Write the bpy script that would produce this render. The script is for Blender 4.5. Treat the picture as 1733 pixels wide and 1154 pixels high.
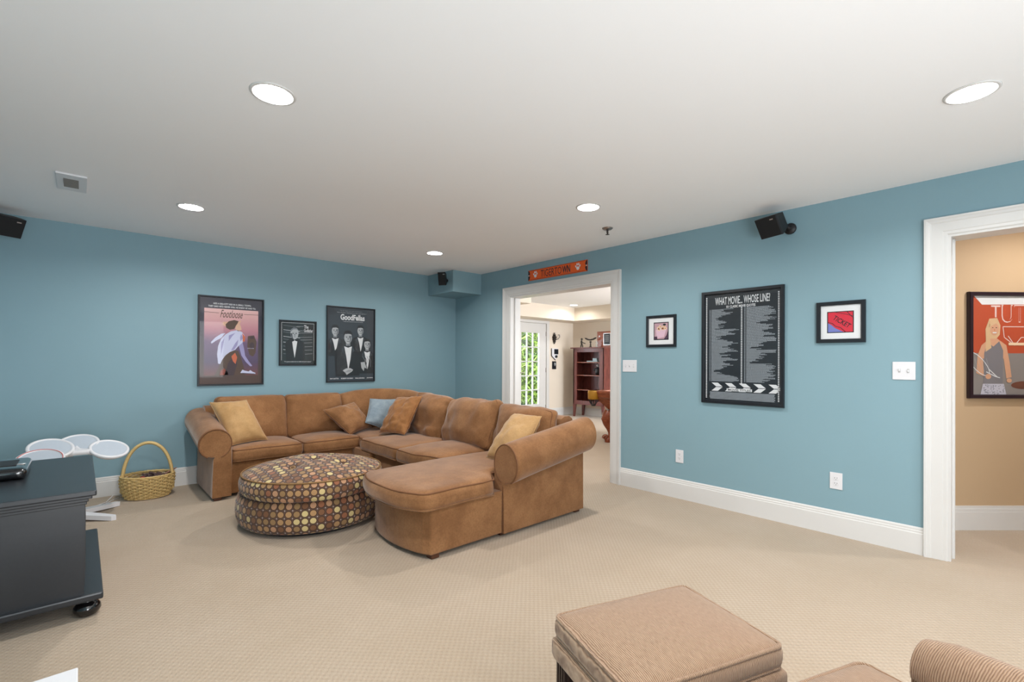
import bpy, bmesh, math, random
from mathutils import Vector, Matrix, noise
from math import sin, cos, pi, radians
random.seed(7)
for o in list(bpy.data.objects): bpy.data.objects.remove(o)
S = bpy.context.scene
C = S.collection

# ------------------------------------------------------------------ camera
CAM_H = 1.2517
def _rot(v, yaw=.741081, pitch=.0046605, roll=.0051714):
    c, s = cos(roll), sin(roll); v = (v[0]*c - v[2]*s, v[1], v[0]*s + v[2]*c)
    c, s = cos(pitch), sin(pitch); v = (v[0], v[1]*c - v[2]*s, v[1]*s + v[2]*c)
    c, s = cos(yaw), sin(yaw); return Vector((v[0]*c + v[1]*s, -v[0]*s + v[1]*c, v[2]))
cam = bpy.data.cameras.new('camera'); camo = bpy.data.objects.new('camera', cam); C.objects.link(camo)
cam.sensor_width = 36; cam.sensor_fit = 'HORIZONTAL'; cam.lens = 796.842/1733*36
cam.shift_y = (606.882 - 577)/1733; cam.clip_start = .02
R_, F_, U_ = _rot((1, 0, 0)), _rot((0, 1, 0)), _rot((0, 0, 1))
camo.matrix_world = Matrix(((R_.x, U_.x, -F_.x, 0), (R_.y, U_.y, -F_.y, 0), (R_.z, U_.z, -F_.z, CAM_H), (0, 0, 0, 1)))
S.camera = camo

# ------------------------------------------------------------------ world, lights, exposure
w = bpy.data.worlds.new('sky'); S.world = w; w.use_nodes = True
w.node_tree.nodes['Background'].inputs[0].default_value = (.80, .90, 1.0, 1)
w.node_tree.nodes['Background'].inputs[1].default_value = 13.0
CAN_POWER = 1010.0
FAR_CAN_POWER = 330.0
S.view_settings.view_transform = 'Standard'; S.view_settings.look = 'None'
S.view_settings.exposure = 0.0; S.view_settings.gamma = 1.0
S.view_settings.use_curve_mapping = False
def area(name, loc, target, sx, sy, power, col=(1, 1, 1)):
    l = bpy.data.lights.new(name, 'AREA'); l.shape = 'RECTANGLE'; l.size = sx; l.size_y = sy; l.energy = power; l.color = col
    o = bpy.data.objects.new(name, l); C.objects.link(o); o.location = loc
    o.rotation_euler = (Vector(target) - Vector(loc)).to_track_quat('-Z', 'Y').to_euler(); return o
area('games_room_fill', (8.2, 2.2, 1.6), (6.2, 7.0, 1.1), 2.0, 1.6, 260, (.86, .93, 1.0))  # added fill light for the games room; no windows are modelled here
area('rear_fill', (1.2, -2.8, 1.5), (.4, 3.0, 1.35), 3.0, 1.4, 55, (.93, .96, 1.0))  # unseen fill added behind the camera; the rear wall is solid
area('ceiling_fill', (.4, -1.6, .7), (.9, 2.4, 2.5), 1.6, 1.6, 95, (.95, .97, 1.0))  # fill added behind the camera to lift the ceiling, not an actual flash

# ------------------------------------------------------------------ material helpers
def sc(r, g, b):
    f = lambda x: ((x/255 + .055)/1.055)**2.4 if x/255 > .04045 else x/255/12.92
    return (f(r), f(g), f(b), 1)
class NT:
    def __init__(s, name):
        s.m = bpy.data.materials.new(name); s.m.use_nodes = True; s.t = s.m.node_tree
        s.b = s.t.nodes['Principled BSDF']; s.out = s.t.nodes['Material Output']
    def n(s, typ, **k):
        x = s.t.nodes.new(typ)
        for a, v in k.items(): setattr(x, a, v)
        return x
    def l(s, a, b): s.t.links.new(a, b)
    def math(s, op, a, b=None, c=None):
        x = s.n('ShaderNodeMath', operation=op)
        for i, q in enumerate((a, b, c)):
            if q is None: continue
            if isinstance(q, (int, float)): x.inputs[i].default_value = q
            else: s.l(q, x.inputs[i])
        return x.outputs[0]
    def mix(s, fac, a, b):
        x = s.n('ShaderNodeMix', data_type='RGBA')
        for i, q in ((0, fac), (6, a), (7, b)):
            if isinstance(q, (int, float, tuple)): x.inputs[i].default_value = q
            else: s.l(q, x.inputs[i])
        return x.outputs[2]
    def coord(s, kind='Object'): return s.n('ShaderNodeTexCoord').outputs[kind]
    def noise(s, vec, scale, detail=4, rough=.5):
        x = s.n('ShaderNodeTexNoise'); s.l(vec, x.inputs['Vector'])
        x.inputs['Scale'].default_value = scale; x.inputs['Detail'].default_value = detail; x.inputs['Roughness'].default_value = rough
        return x.outputs['Fac']
    def bump(s, h, strength=.3, dist=.002):
        x = s.n('ShaderNodeBump'); x.inputs['Strength'].default_value = strength; x.inputs['Distance'].default_value = dist
        s.l(h, x.inputs['Height']); s.l(x.outputs[0], s.b.inputs['Normal'])
    def ramp(s, fac, stops, const=False):
        x = s.n('ShaderNodeValToRGB'); e = x.color_ramp.elements
        if const: x.color_ramp.interpolation = 'CONSTANT'
        while len(e) < len(stops): e.new(.5)
        for i, (p, c) in enumerate(stops): e[i].position = p; e[i].color = c
        s.l(fac, x.inputs[0]); return x.outputs[0]
    def set(s, **k):
        names = dict(rough='Roughness', metal='Metallic', coat='Coat Weight', spec='Specular IOR Level', sheen='Sheen Weight', coatr='Coat Roughness')
        for a, v in k.items(): s.b.inputs[names[a]].default_value = v
def mat(name, c1, c2=None, scale=30, rough=.5, bump=0, bdist=.001, bscale=None, detail=4, **k):
    s = NT(name); s.set(rough=rough, **k); co = s.coord()
    s.l(s.mix(s.noise(co, scale, detail), c1, c2 or tuple([x*.9 for x in c1[:3]] + [1])), s.b.inputs['Base Color'])
    if bump: s.bump(s.noise(co, bscale or scale*4, 3), bump, bdist)
    return s.m
def stretchmat(name, c1, c2, vec, rough=.35, bump=.1, **k):
    s = NT(name); s.set(rough=rough, **k); mp = s.n('ShaderNodeMapping'); mp.inputs['Scale'].default_value = vec
    s.l(s.coord(), mp.inputs[0]); nz = s.noise(mp.outputs[0], 6, 6, .6)
    s.l(s.mix(s.ramp(nz, [(.3, (0, 0, 0, 1)), (.7, (1, 1, 1, 1))]), c1, c2), s.b.inputs['Base Color']); s.bump(nz, bump, .001)
    return s.m
def emit(name, col, strength):
    s = NT(name); e = s.n('ShaderNodeEmission'); e.inputs[0].default_value = col; e.inputs[1].default_value = strength
    s.l(e.outputs[0], s.out.inputs[0]); return s.m
def glass(name, tint=(1, 1, 1, 1), refl=.08):
    s = NT(name); t = s.n('ShaderNodeBsdfTransparent'); t.inputs[0].default_value = tint
    g = s.n('ShaderNodeBsdfGlossy'); g.inputs['Roughness'].default_value = .03
    f = s.n('ShaderNodeLayerWeight'); f.inputs[0].default_value = .5; m = s.n('ShaderNodeMixShader')
    s.l(s.math('ADD', refl, s.math('MULTIPLY', s.math('POWER', f.outputs[1], 5.0), .8)), m.inputs[0]); s.l(t.outputs[0], m.inputs[1]); s.l(g.outputs[0], m.inputs[2])
    s.l(m.outputs[0], s.out.inputs[0]); return s.m

M_BLUE = mat('blue_wall_paint', sc(130, 161, 172), sc(127, 158, 169), 3, .55, bump=.25, bdist=.0008, bscale=160, spec=.35)
M_CEIL = mat('ceiling_paint', sc(243, 244, 246), sc(241, 242, 244), 2, .85, bump=.2, bdist=.0008, bscale=120)
M_TRIM = mat('white_trim_paint', sc(214, 213, 211), sc(210, 209, 207), 5, .35)
M_CREAM = mat('cream_wall_paint', sc(226, 214, 198), sc(222, 210, 194), 3, .7, bump=.15, bdist=.0006, bscale=160)
M_TAN = mat('tan_wall_paint', sc(190, 164, 132), sc(186, 160, 128), 3, .7, bump=.2, bdist=.0008, bscale=160)
M_BLACK = mat('black_frame_lacquer', sc(26, 30, 36), sc(20, 24, 30), 20, .35)
M_PLASTICW = mat('white_plastic', sc(222, 222, 225), sc(216, 216, 220), 8, .35)
M_SLOT = mat('dark_slot', sc(40, 40, 42), None, 8, .6)
M_SPEAKER = mat('black_speaker_plastic', sc(20, 20, 24), sc(15, 15, 18), 60, .5)
M_GRILLE = mat('black_speaker_cloth', sc(22, 22, 25), sc(12, 12, 14), 900, .8)
M_SILVER = mat('silver_badge', sc(215, 215, 215), None, 10, .25, metal=.6)
M_CHROME = mat('dull_chrome', sc(160, 150, 145), None, 10, .3, metal=.9)
M_LENS = emit('lamp_lens', (1.0, .965, .925, 1), CAN_POWER)
M_LENS_FAR = emit('games_room_lamp_lens', (1.0, .96, .90, 1), FAR_CAN_POWER)

def carpet():
    s = NT('beige_loop_carpet'); s.set(rough=.95, sheen=.2, spec=.15)
    sx = s.n('ShaderNodeSeparateXYZ'); s.l(s.coord(), sx.inputs[0]); X, Y = sx.outputs[0], sx.outputs[1]
    P = .0155
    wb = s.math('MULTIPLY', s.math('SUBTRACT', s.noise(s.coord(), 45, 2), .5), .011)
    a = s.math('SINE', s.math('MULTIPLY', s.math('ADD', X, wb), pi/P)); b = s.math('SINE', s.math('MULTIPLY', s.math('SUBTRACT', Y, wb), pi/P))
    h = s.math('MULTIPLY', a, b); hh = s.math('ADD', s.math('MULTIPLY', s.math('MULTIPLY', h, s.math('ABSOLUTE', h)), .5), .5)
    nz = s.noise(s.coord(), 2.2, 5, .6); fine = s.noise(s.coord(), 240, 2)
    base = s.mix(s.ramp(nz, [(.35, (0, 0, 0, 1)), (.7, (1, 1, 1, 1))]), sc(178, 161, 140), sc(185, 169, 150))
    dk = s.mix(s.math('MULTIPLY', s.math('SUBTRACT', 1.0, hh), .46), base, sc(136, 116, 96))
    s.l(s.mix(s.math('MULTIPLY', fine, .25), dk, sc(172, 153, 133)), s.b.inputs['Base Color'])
    s.bump(s.math('ADD', hh, s.math('MULTIPLY', fine, .35)), .55, .005); return s.m
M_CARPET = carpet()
def suede(name, c1, c2, c3, sc1=5.5):
    s = NT(name); s.set(rough=.85, sheen=.35, spec=.2); s.b.inputs['Sheen Roughness'].default_value = .4
    co = s.coord(); a = s.noise(co, sc1, 6, .62); b = s.noise(co, 90, 3); mp = s.n('ShaderNodeMapping'); mp.inputs['Scale'].default_value = (1, 1, .25)
    s.l(co, mp.inputs[0]); wv = s.noise(mp.outputs[0], 160, 2)
    x = s.mix(s.ramp(a, [(.36, (0, 0, 0, 1)), (.62, (1, 1, 1, 1))]), c1, c2)
    x = s.mix(s.math('MULTIPLY', s.ramp(b, [(.4, (0, 0, 0, 1)), (.75, (1, 1, 1, 1))]), .35), x, c3)
    s.l(s.mix(s.math('MULTIPLY', wv, .22), x, c3), s.b.inputs['Base Color'])
    s.bump(s.math('ADD', s.noise(co, 22, 4), s.math('MULTIPLY', wv, .25)), .3, .004); return s.m
M_SUEDE = suede('tan_suede', sc(158, 114, 76), sc(134, 93, 59), sc(98, 66, 41))
M_SUEDE2 = suede('dark_tan_suede', sc(164, 116, 72), sc(142, 96, 56), sc(122, 80, 46), 9)
M_PIPE = mat('brown_piping', sc(122, 80, 48), sc(104, 66, 38), 60, .8)
M_GOLD = suede('gold_velvet', sc(190, 154, 108), sc(176, 138, 92), sc(156, 118, 74))
M_BLUEV = suede('slate_blue_velvet', sc(136, 150, 158), sc(112, 128, 140), sc(150, 162, 170), 14)
def tweed(name, ax):
    s = NT(name); s.set(rough=.9, sheen=.25, spec=.15); co = s.coord(); sx = s.n('ShaderNodeSeparateXYZ'); s.l(co, sx.inputs[0])
    wob = s.math('MULTIPLY', s.noise(co, 14, 3), .012)
    rib = s.math('ADD', s.math('MULTIPLY', s.math('SINE', s.math('MULTIPLY', s.math('ADD', sx.outputs[ax], wob), 2*pi/.0052)), .5), .5)
    mp = s.n('ShaderNodeMapping'); v = [60, 60, 60]; v[ax] = 380; mp.inputs['Scale'].default_value = v; s.l(co, mp.inputs[0]); st = s.noise(mp.outputs[0], 1, 3)
    f = s.math('MULTIPLY', s.math('ADD', rib, s.math('MULTIPLY', st, 1.2)), .5)
    s.l(s.ramp(f, [(.15, sc(108, 80, 60)), (.5, sc(156, 126, 102)), (.9, sc(184, 156, 130))]), s.b.inputs['Base Color'])
    s.bump(rib, .6, .002); return s.m
M_TWEED = tweed('ribbed_chenille', 0)
M_TWEEDY = tweed('ribbed_chenille_lengthwise', 1)
M_DARKWOOD = stretchmat('dark_espresso_wood', sc(52, 34, 30), sc(34, 22, 20), (30, 30, 2), .3)
M_FOOT = mat('brown_wood_feet', sc(88, 50, 30), sc(70, 38, 22), 20, .4)
def dots():
    s = NT('dotted_upholstery'); s.set(rough=.85, sheen=.2, spec=.2); u = s.coord('UV'); sx = s.n('ShaderNodeSeparateXYZ'); s.l(u, sx.inputs[0])
    P = 2*pi*.53/64
    ax = s.math('DIVIDE', sx.outputs[0], P); ay = s.math('DIVIDE', sx.outputs[1], P)
    fx = s.math('SUBTRACT', s.math('FRACT', ax), .5); fy = s.math('SUBTRACT', s.math('FRACT', ay), .5)
    d = s.math('SQRT', s.math('ADD', s.math('MULTIPLY', fx, fx), s.math('MULTIPLY', fy, fy)))
    cb = s.n('ShaderNodeCombineXYZ'); s.l(s.math('FLOOR', ax), cb.inputs[0]); s.l(s.math('FLOOR', ay), cb.inputs[1])
    wn = s.n('ShaderNodeTexWhiteNoise', noise_dimensions='2D'); s.l(cb.outputs[0], wn.inputs['Vector'])
    col = s.ramp(wn.outputs[0], [(0, sc(200, 180, 128)), (.16, sc(168, 132, 92)), (.36, sc(120, 84, 60)), (.54, sc(180, 138, 106)), (.72, sc(146, 116, 80)), (.88, sc(144, 94, 68))], True)
    inner = s.math('LESS_THAN', d, .385); ring = s.math('LESS_THAN', d, .455)
    gx = s.math('SUBTRACT', .5, s.math('ABSOLUTE', fx)); gy = s.math('SUBTRACT', .5, s.math('ABSOLUTE', fy))
    star = s.math('LESS_THAN', s.math('MULTIPLY', s.math('ADD', gx, .02), s.math('ADD', gy, .02)), .0028)
    bg = s.mix(star, sc(92, 70, 60), sc(205, 200, 200)); bg = s.mix(ring, bg, sc(58, 40, 30)); s.l(s.mix(inner, bg, col), s.b.inputs['Base Color'])
    s.bump(s.math('ADD', inner, s.noise(u, 300, 2)), .25, .001); return s.m
M_DOTS = dots()
M_TVBLACK = mat('black_painted_wood', sc(42, 45, 50), sc(36, 39, 43), 90, .32, bump=.05)
M_GLOSSB = mat('glossy_black_lacquer', sc(14, 14, 18), sc(10, 10, 12), 10, .08, coat=.6)
M_WICKER = mat('golden_wicker', sc(232, 204, 142), sc(190, 156, 96), 90, .55, bump=.3, bdist=.001)
M_CHERRY = stretchmat('cherry_wood', sc(128, 70, 62), sc(90, 46, 42), (3, 14, 1.2), .3)
M_CHERRYD = stretchmat('cherry_wood_lengthwise', sc(152, 80, 50), sc(112, 54, 33), (3, 3, 12), .25)
M_PADG = mat('grey_rubber_pad', sc(188, 196, 206), sc(180, 189, 200), 60, .5)
M_LEATHER = mat('tan_leather_pocket', sc(196, 146, 40), sc(160, 110, 26), 30, .5, bump=.3)
M_BRONZE = mat('dark_bronze', sc(62, 56, 50), sc(40, 36, 34), 60, .45, metal=.4)
M_MATB = mat('white_mat_board', sc(238, 236, 238), None, 10, .8)
M_PANE = glass('clear_pane', (1, 1, 1, 1), .05)
M_PANE_P = glass('picture_glazing', (.97, .98, .98, 1), .018)

# ------------------------------------------------------------------ mesh builder
class G:
    def __init__(s): s.v = []; s.f = []; s.m = []; s.s = []; s.uv = []
    def add(s, vs, fs, mi=0, smooth=False, uvs=None):
        b = len(s.v); s.v += [Vector(p) for p in vs]
        for i, f in enumerate(fs):
            s.f.append([b + k for k in f]); s.m.append(mi); s.s.append(smooth); s.uv.append(uvs[i] if uvs else None)
        return s
    def bm(s, bm, mi=0, smooth=False):
        bm.verts.index_update(); s.add([v.co.copy() for v in bm.verts], [[v.index for v in f.verts] for f in bm.faces], mi, smooth); bm.free(); return s
    def box(s, x0, x1, y0, y1, z0, z1, bev=0, mi=0, M=None, seg=2):
        bm = bmesh.new(); bmesh.ops.create_cube(bm, size=1)
        for v in bm.verts: v.co = Vector(((x0+x1)/2 + v.co.x*(x1-x0), (y0+y1)/2 + v.co.y*(y1-y0), (z0+z1)/2 + v.co.z*(z1-z0)))
        if bev: bmesh.ops.bevel(bm, geom=bm.edges[:], offset=bev, segments=seg, profile=.6, affect='EDGES')
        if M is not None: bmesh.ops.transform(bm, matrix=M, verts=bm.verts[:])
        return s.bm(bm, mi, bool(bev) and seg > 2)
    def tube(s, path, r, seg=8, closed=False, mi=0, flat=1.0, up=None):
        path = [Vector(p) for p in path]; n = len(path); vs = []; prev = None
        for i, p in enumerate(path):
            t = (path[(i+1) % n] - path[i-1]) if closed else (path[min(i+1, n-1)] - path[max(i-1, 0)])
            t.normalize()
            if prev is None:
                a = Vector(up) if up else (Vector((0, 0, 1)) if abs(t.z) < .9 else Vector((1, 0, 0)))
                a = (a - t*a.dot(t)).normalized()
            else: a = (prev - t*prev.dot(t)).normalized()
            prev = a; b = t.cross(a); rr = r[i] if isinstance(r, (list, tuple)) else r
            for k in range(seg):
                th = 2*pi*k/seg; vs.append(p + a*cos(th)*rr*flat + b*sin(th)*rr)
        fs = []; m = n if closed else n-1
        for i in range(m):
            for k in range(seg):
                j = (i+1) % n; fs.append([i*seg+k, i*seg+(k+1) % seg, j*seg+(k+1) % seg, j*seg+k])
        s.add(vs, fs, mi, True)
        if not closed: s.add(vs[:seg], [list(range(seg))[::-1]], mi); s.add(vs[-seg:], [list(range(seg))], mi)
        return s
    def lathe(s, prof, c=(0, 0, 0), seg=32, M=None, mi=0, smooth=True, caps=True):
        loop = prof[0] == prof[-1]
        vs = []; fs = []; n = len(prof)
        for r, z in prof:
            for k in range(seg):
                p = Vector((r*cos(2*pi*k/seg), r*sin(2*pi*k/seg), z))
                if M is not None: p = M @ p
                vs.append(p + Vector(c))
        for i in range(n-1):
            for k in range(seg): fs.append([i*seg+k, i*seg+(k+1) % seg, (i+1)*seg+(k+1) % seg, (i+1)*seg+k])
        s.add(vs, fs, mi, smooth)
        if prof[0][0] > 1e-5 and not loop and caps: s.add(vs[:seg], [list(range(seg))[::-1]], mi)
        if prof[-1][0] > 1e-5 and not loop and caps: s.add(vs[-seg:], [list(range(seg))], mi)
        return s
    def prism(s, poly, o, r, u, n, d0, d1, mi=0):
        o, r, u, n = map(Vector, (o, r, u, n)); k = len(poly)
        vs = [o + r*a + u*b + n*d0 for a, b in poly] + [o + r*a + u*b + n*d1 for a, b in poly]
        fs = [list(range(k))[::-1], [k+i for i in range(k)]] + [[i, (i+1) % k, k+(i+1) % k, k+i] for i in range(k)]
        return s.add(vs, fs, mi)
    def loft(s, secs, mi=0, caps=True, smooth=True):
        k = len(secs[0]); vs = [p for q in secs for p in q]; fs = []
        for i in range(len(secs)-1):
            for j in range(k): fs.append([i*k+j, i*k+(j+1) % k, (i+1)*k+(j+1) % k, (i+1)*k+j])
        s.add(vs, fs, mi, smooth)
        if caps:
            for q, rev in ((secs[0], 1), (secs[-1], 0)): s.add(q, [list(range(k))[::-1] if rev else list(range(k))], mi)
        return s
def fixn(me):
    bm = bmesh.new(); bm.from_mesh(me); bmesh.ops.recalc_face_normals(bm, faces=bm.faces[:]); bm.to_mesh(me); bm.free()
def obj(name, g, mats, parent=None, world=True, fix=True):
    off = Vector((0, 0, 0))
    if parent is not None and world:
        p = parent
        while p is not None: off += p.location; p = p.parent
    me = bpy.data.meshes.new(name); me.from_pydata([v - off for v in g.v], [], g.f)
    if not isinstance(mats, (list, tuple)): mats = [mats]
    for m in mats: me.materials.append(m)
    me.polygons.foreach_set('material_index', g.m); me.polygons.foreach_set('use_smooth', g.s)
    if any(g.uv):
        ul = me.uv_layers.new(name='UV')
        for p, uv in zip(me.polygons, g.uv):
            if uv:
                for li, q in zip(p.loop_indices, uv): ul.data[li].uv = q
    if fix: fixn(me)
    me.update()
    o = bpy.data.objects.new(name, me); C.objects.link(o)
    if parent is not None: o.parent = parent
    return o
def tag(o, label=None, cat=None, group=None, kind=None):
    for k, v in (('label', label), ('category', cat), ('group', group), ('kind', kind)):
        if v: o[k] = v
    return o
def thing(name, label, cat, loc=(0, 0, 0), rz=0, group=None):
    o = bpy.data.objects.new(name, None); C.objects.link(o); o.location = loc; o.rotation_euler = (0, 0, rz); o.empty_display_size = .1
    return tag(o, label, cat, group)
def struct(name, g, m, parent=None): return tag(obj(name, g, m, parent), kind='structure')
def single(name, g, m, label, cat, group=None):
    """a thing that is one mesh, origin at its base"""
    xs = [v.x for v in g.v]; ys = [v.y for v in g.v]; zs = [v.z for v in g.v]
    b = Vector(((min(xs)+max(xs))/2, (min(ys)+max(ys))/2, min(zs))); g.v = [v - b for v in g.v]
    o = obj(name, g, m); o.location = b; return tag(o, label, cat, group)

# ------------------------------------------------------------------ room shell
XB, YA, ZC = 4.0555, 5.6634, 2.44
X0, Y0 = -.64, -2.9      # the unseen sides of the room
T = .166
D1 = (2.90, 4.475, 2.075)   # doorway to the games room: y0, y1, head
D2 = (-.60, .335, 2.065)     # doorway to the hall
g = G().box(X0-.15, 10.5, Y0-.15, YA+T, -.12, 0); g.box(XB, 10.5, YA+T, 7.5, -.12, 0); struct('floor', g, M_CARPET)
# ceiling with round cut-outs: built as grid cells round each can
cans = [(.625, 2.275), (2.875, .163), (.625, 4.40), (2.875, 2.28), (2.875, 4.415), (.625, .163), (2.875, -1.95), (.625, -1.95)]
farcans = [(7.674, 6.462), (5.6, 5.6), (5.1, 3.3), (7.0, 2.6)]
hallcans = [(4.75, -.55)]
RC = .078
def ceiling(name, x0, x1, y0, y1, holes, z=ZC):
    g = G(); xs = sorted({x0, x1} | {h[0]+s*.12 for h in holes for s in (-1, 1)}); ys = sorted({y0, y1} | {h[1]+s*.12 for h in holes for s in (-1, 1)})
    for i in range(len(xs)-1):
        for j in range(len(ys)-1):
            a, b, c, d = xs[i], xs[i+1], ys[j], ys[j+1]
            hs = [h for h in holes if a < h[0] < b and c < h[1] < d]
            if not hs: g.add([(a, c, z), (b, c, z), (b, d, z), (a, d, z)], [[3, 2, 1, 0]]); continue
            hx, hy = hs[0]; n = 32; ring = []; outer = []
            for k in range(n):
                th = 2*pi*k/n; ring.append((hx+RC*cos(th), hy+RC*sin(th), z))
                m = max(abs(cos(th)), abs(sin(th))); qx, qy = cos(th)/m, sin(th)/m
                outer.append(((b if qx > 0 else a) if abs(qx) > .999 else hx+qx*.12, (d if qy > 0 else c) if abs(qy) > .999 else hy+qy*.12, z))
            # the cell is exactly .24 wide only when isolated; clamp to its bounds
            outer = [(min(max(p[0], a), b), min(max(p[1], c), d), z) for p in outer]
            g.add(ring+outer, [[k, (k+1) % n, n+(k+1) % n, n+k] for k in range(n)])
    g.box(x0, x1, y0, y1, z+.14, z+.2)
    return struct(name, g, M_CEIL)
ceiling('ceiling', X0-.15, XB+T/2, Y0-.15, YA+.1, cans)
ceiling('ceiling_games_room', XB+T/2, 9.0, 1.6, 7.5, farcans)
ceiling('ceiling_hall', XB+T/2, 7.2, -2.6, 1.6, hallcans)
g = G().box(X0-.15, XB+T, YA, YA+.15, 0, ZC+.14); struct('wall_left', g, M_BLUE)
def wallB(name, x0, x1, m, top=ZC+.14):
    g = G(); y = [Y0-.15, D2[0], D2[1], D1[0], D1[1], YA]
    g.box(x0, x1, y[0], y[1], 0, top); g.box(x0, x1, y[2], y[3], 0, top); g.box(x0, x1, y[4], y[5], 0, top)
    g.box(x0, x1, D2[0], D2[1], D2[2], top); g.box(x0, x1, D1[0], D1[1], D1[2], top)
    return struct(name, g, m)
wallB('wall_right', XB, XB+T/2, M_BLUE)
g = G(); yy = [Y0-.15, D2[0], D2[1], 1.6]
g.box(XB+T/2, XB+T, yy[0], yy[1], 0, ZC+.1); g.box(XB+T/2, XB+T, yy[2], yy[3], 0, ZC+.1); g.box(XB+T/2, XB+T, D2[0], D2[1], D2[2], ZC+.1)
struct('wall_hall_inner', g, M_TAN)
g = G(); g.box(XB+T/2, XB+T, 1.6, D1[0], 0, ZC+.1); g.box(XB+T/2, XB+T, D1[1], YA, 0, ZC+.1); g.box(XB+T/2, XB+T, D1[0], D1[1], D1[2], ZC+.1)
g.box(XB+T/2, XB+T, YA, 7.45, 0, ZC+.1)
struct('wall_games_room_inner', g, M_CREAM)
struct('wall_rear', G().box(X0-.15, XB, Y0-.15, Y0, 0, ZC+.14), M_BLUE)
struct('wall_far_side', G().box(X0-.15, X0, Y0, YA, 0, ZC+.14), M_BLUE)
# boxed-in corner under the ceiling
struct('trim_corner_soffit', G().box(3.585, XB+.01, 5.07, YA+.01, 2.158, ZC+.02), M_BLUE)
# games room
FY, FX = 7.305, 8.651
g = G(); dx0, dx1, dz = 6.82, 7.72, 2.09
g.box(XB+T, dx0, FY, FY+.15, 0, ZC+.1); g.box(dx1, FX+.15, FY, FY+.15, 0, ZC+.1); g.box(dx0, dx1, FY, FY+.15, dz, ZC+.1)
struct('wall_games_room_left', g, M_CREAM)
struct('wall_games_room_back', G().box(FX, FX+.15, 1.6, FY, 0, ZC+.1), M_CREAM)
struct('wall_games_room_right', G().box(XB+T, FX+.15, 1.5, 1.6, 0, ZC+.1), M_CREAM)
g = G(); g.box(XB+T, FX, 6.80, FY, 2.149, ZC+.01); struct('trim_soffit_left', g, M_CREAM)
struct('trim_soffit_back', G().box(8.10, FX, 1.6, 6.80, 2.149, ZC+.01), M_CREAM)
struct('trim_ceiling_beam', G().box(4.9, 6.1, 6.15, 6.80, 2.31, ZC+.01), M_CREAM)
# hall: the angled wall
ha, hb = Vector((4.822, .397, 0)), Vector((5.254, .013, 0)); hr = (hb-ha).normalized(); hn = Vector((-(-hr.y), -hr.x, 0))
hn = Vector((hr.y, -hr.x, 0)); hn = hn if hn.dot(-ha) > 0 else -hn
def hallpt(s, z, d=0): return ha + hr*s + Vector((0, 0, z)) + hn*d
g = G(); g.prism([(-.9, 0), (3.3, 0), (3.3, ZC+.1), (-.9, ZC+.1)], ha, hr, (0, 0, 1), hn, -.12, 0); struct('wall_hall', g, M_TAN)
g = G()
for zz0, zz1, dd in ((0, .135, .016), (.135, .158, .013), (.158, .18, .008)): g.prism([(-.9, zz0), (3.3, zz0), (3.3, zz1), (-.9, zz1)], ha, hr, (0, 0, 1), hn, 0, dd)
struct('baseboard_hall', g, M_TRIM)
struct('wall_hall_end', G().box(XB+T, 7.3, -2.0, -1.9, 0, ZC+.1), M_TAN)

# baseboards of the blue room: plinth, cove and cap
def base_y(name, x, sgn, y0, y1, m=M_TRIM):   # runs along y, proud of plane x toward sgn
    prof = [(0, 0), (.016, 0), (.016, .135), (.0125, .141), (.0125, .152), (.009, .156), (.009, .168), (.004, .177), (0, .177)]
    return G().loft([[Vector((x+sgn*a, y, z)) for a, z in prof] for y in (y0, y1)], smooth=False)
def base_x(x0, x1, y, sgn):
    prof = [(0, 0), (.016, 0), (.016, .135), (.0125, .141), (.0125, .152), (.009, .156), (.009, .168), (.004, .177), (0, .177)]
    return G().loft([[Vector((x, y+sgn*a, z)) for a, z in prof] for x in (x0, x1)], smooth=False)
struct('baseboard_left', base_x(X0, XB-.016, YA, -1), M_TRIM)
CW = .115
for k, (a, b) in enumerate(((D2[1]+CW, D1[0]-CW+.01), (D1[1]+CW, YA), (Y0, D2[0]-CW))):
    struct('baseboard_right', base_y('', XB, -1, a, b), M_TRIM)
g = base_x(XB+T, dx0-.09, FY, -1); struct('baseboard_games_room', g, M_TRIM)
struct('baseboard_games_room', base_x(dx1+.09, FX, FY, -1), M_TRIM)
struct('baseboard_games_room', base_y('', FX, -1, 1.6, FY), M_TRIM)

# door casings and jambs: a stepped profile mitred round the opening
def casing(name, yl, yr, head):
    """yl > yr ; profile across width CW, proud toward -x"""
    prof = [(0, 0), (0, .010), (.006, .014), (.022, .014), (.026, .017), (.078, .019), (.084, .023), (.098, .025), (.104, .029), (CW, .029), (CW, 0)]
    g = G()
    def sec(corner):
        out = []
        for a, d in prof:
            if corner == 0: y, z = yl + a, 0
            elif corner == 1: y, z = yl + a, head + a
            elif corner == 2: y, z = yr - a, head + a
            else: y, z = yr - a, 0
            out.append(Vector((XB - d, y, z)))
        return out
    g.loft([sec(i) for i in range(4)], smooth=False)
    t = struct(name, g, M_TRIM)
    j = G(); e = .018
    j.box(XB-.006, XB+T+.004, yl-e+.004, yl+.004, 0, head+.004); j.box(XB-.006, XB+T+.004, yr-.004, yr+e-.004, 0, head+.004)
    j.box(XB-.006, XB+T+.004, yr+e-.004, yl-e+.004, head-e+.004, head+.004)
    j.box(XB+T*.42, XB+T*.62, yl-e-.008, yl-e+.004, 0, head-e); j.box(XB+T*.42, XB+T*.62, yr+e-.004, yr+e+.008, 0, head-e)
    obj('jamb', j, M_TRIM, t)
    return t
casing('trim_games_room_doorway', D1[1], D1[0], D1[2])
casing('trim_hall_doorway', D2[1], D2[0], D2[2])

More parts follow.
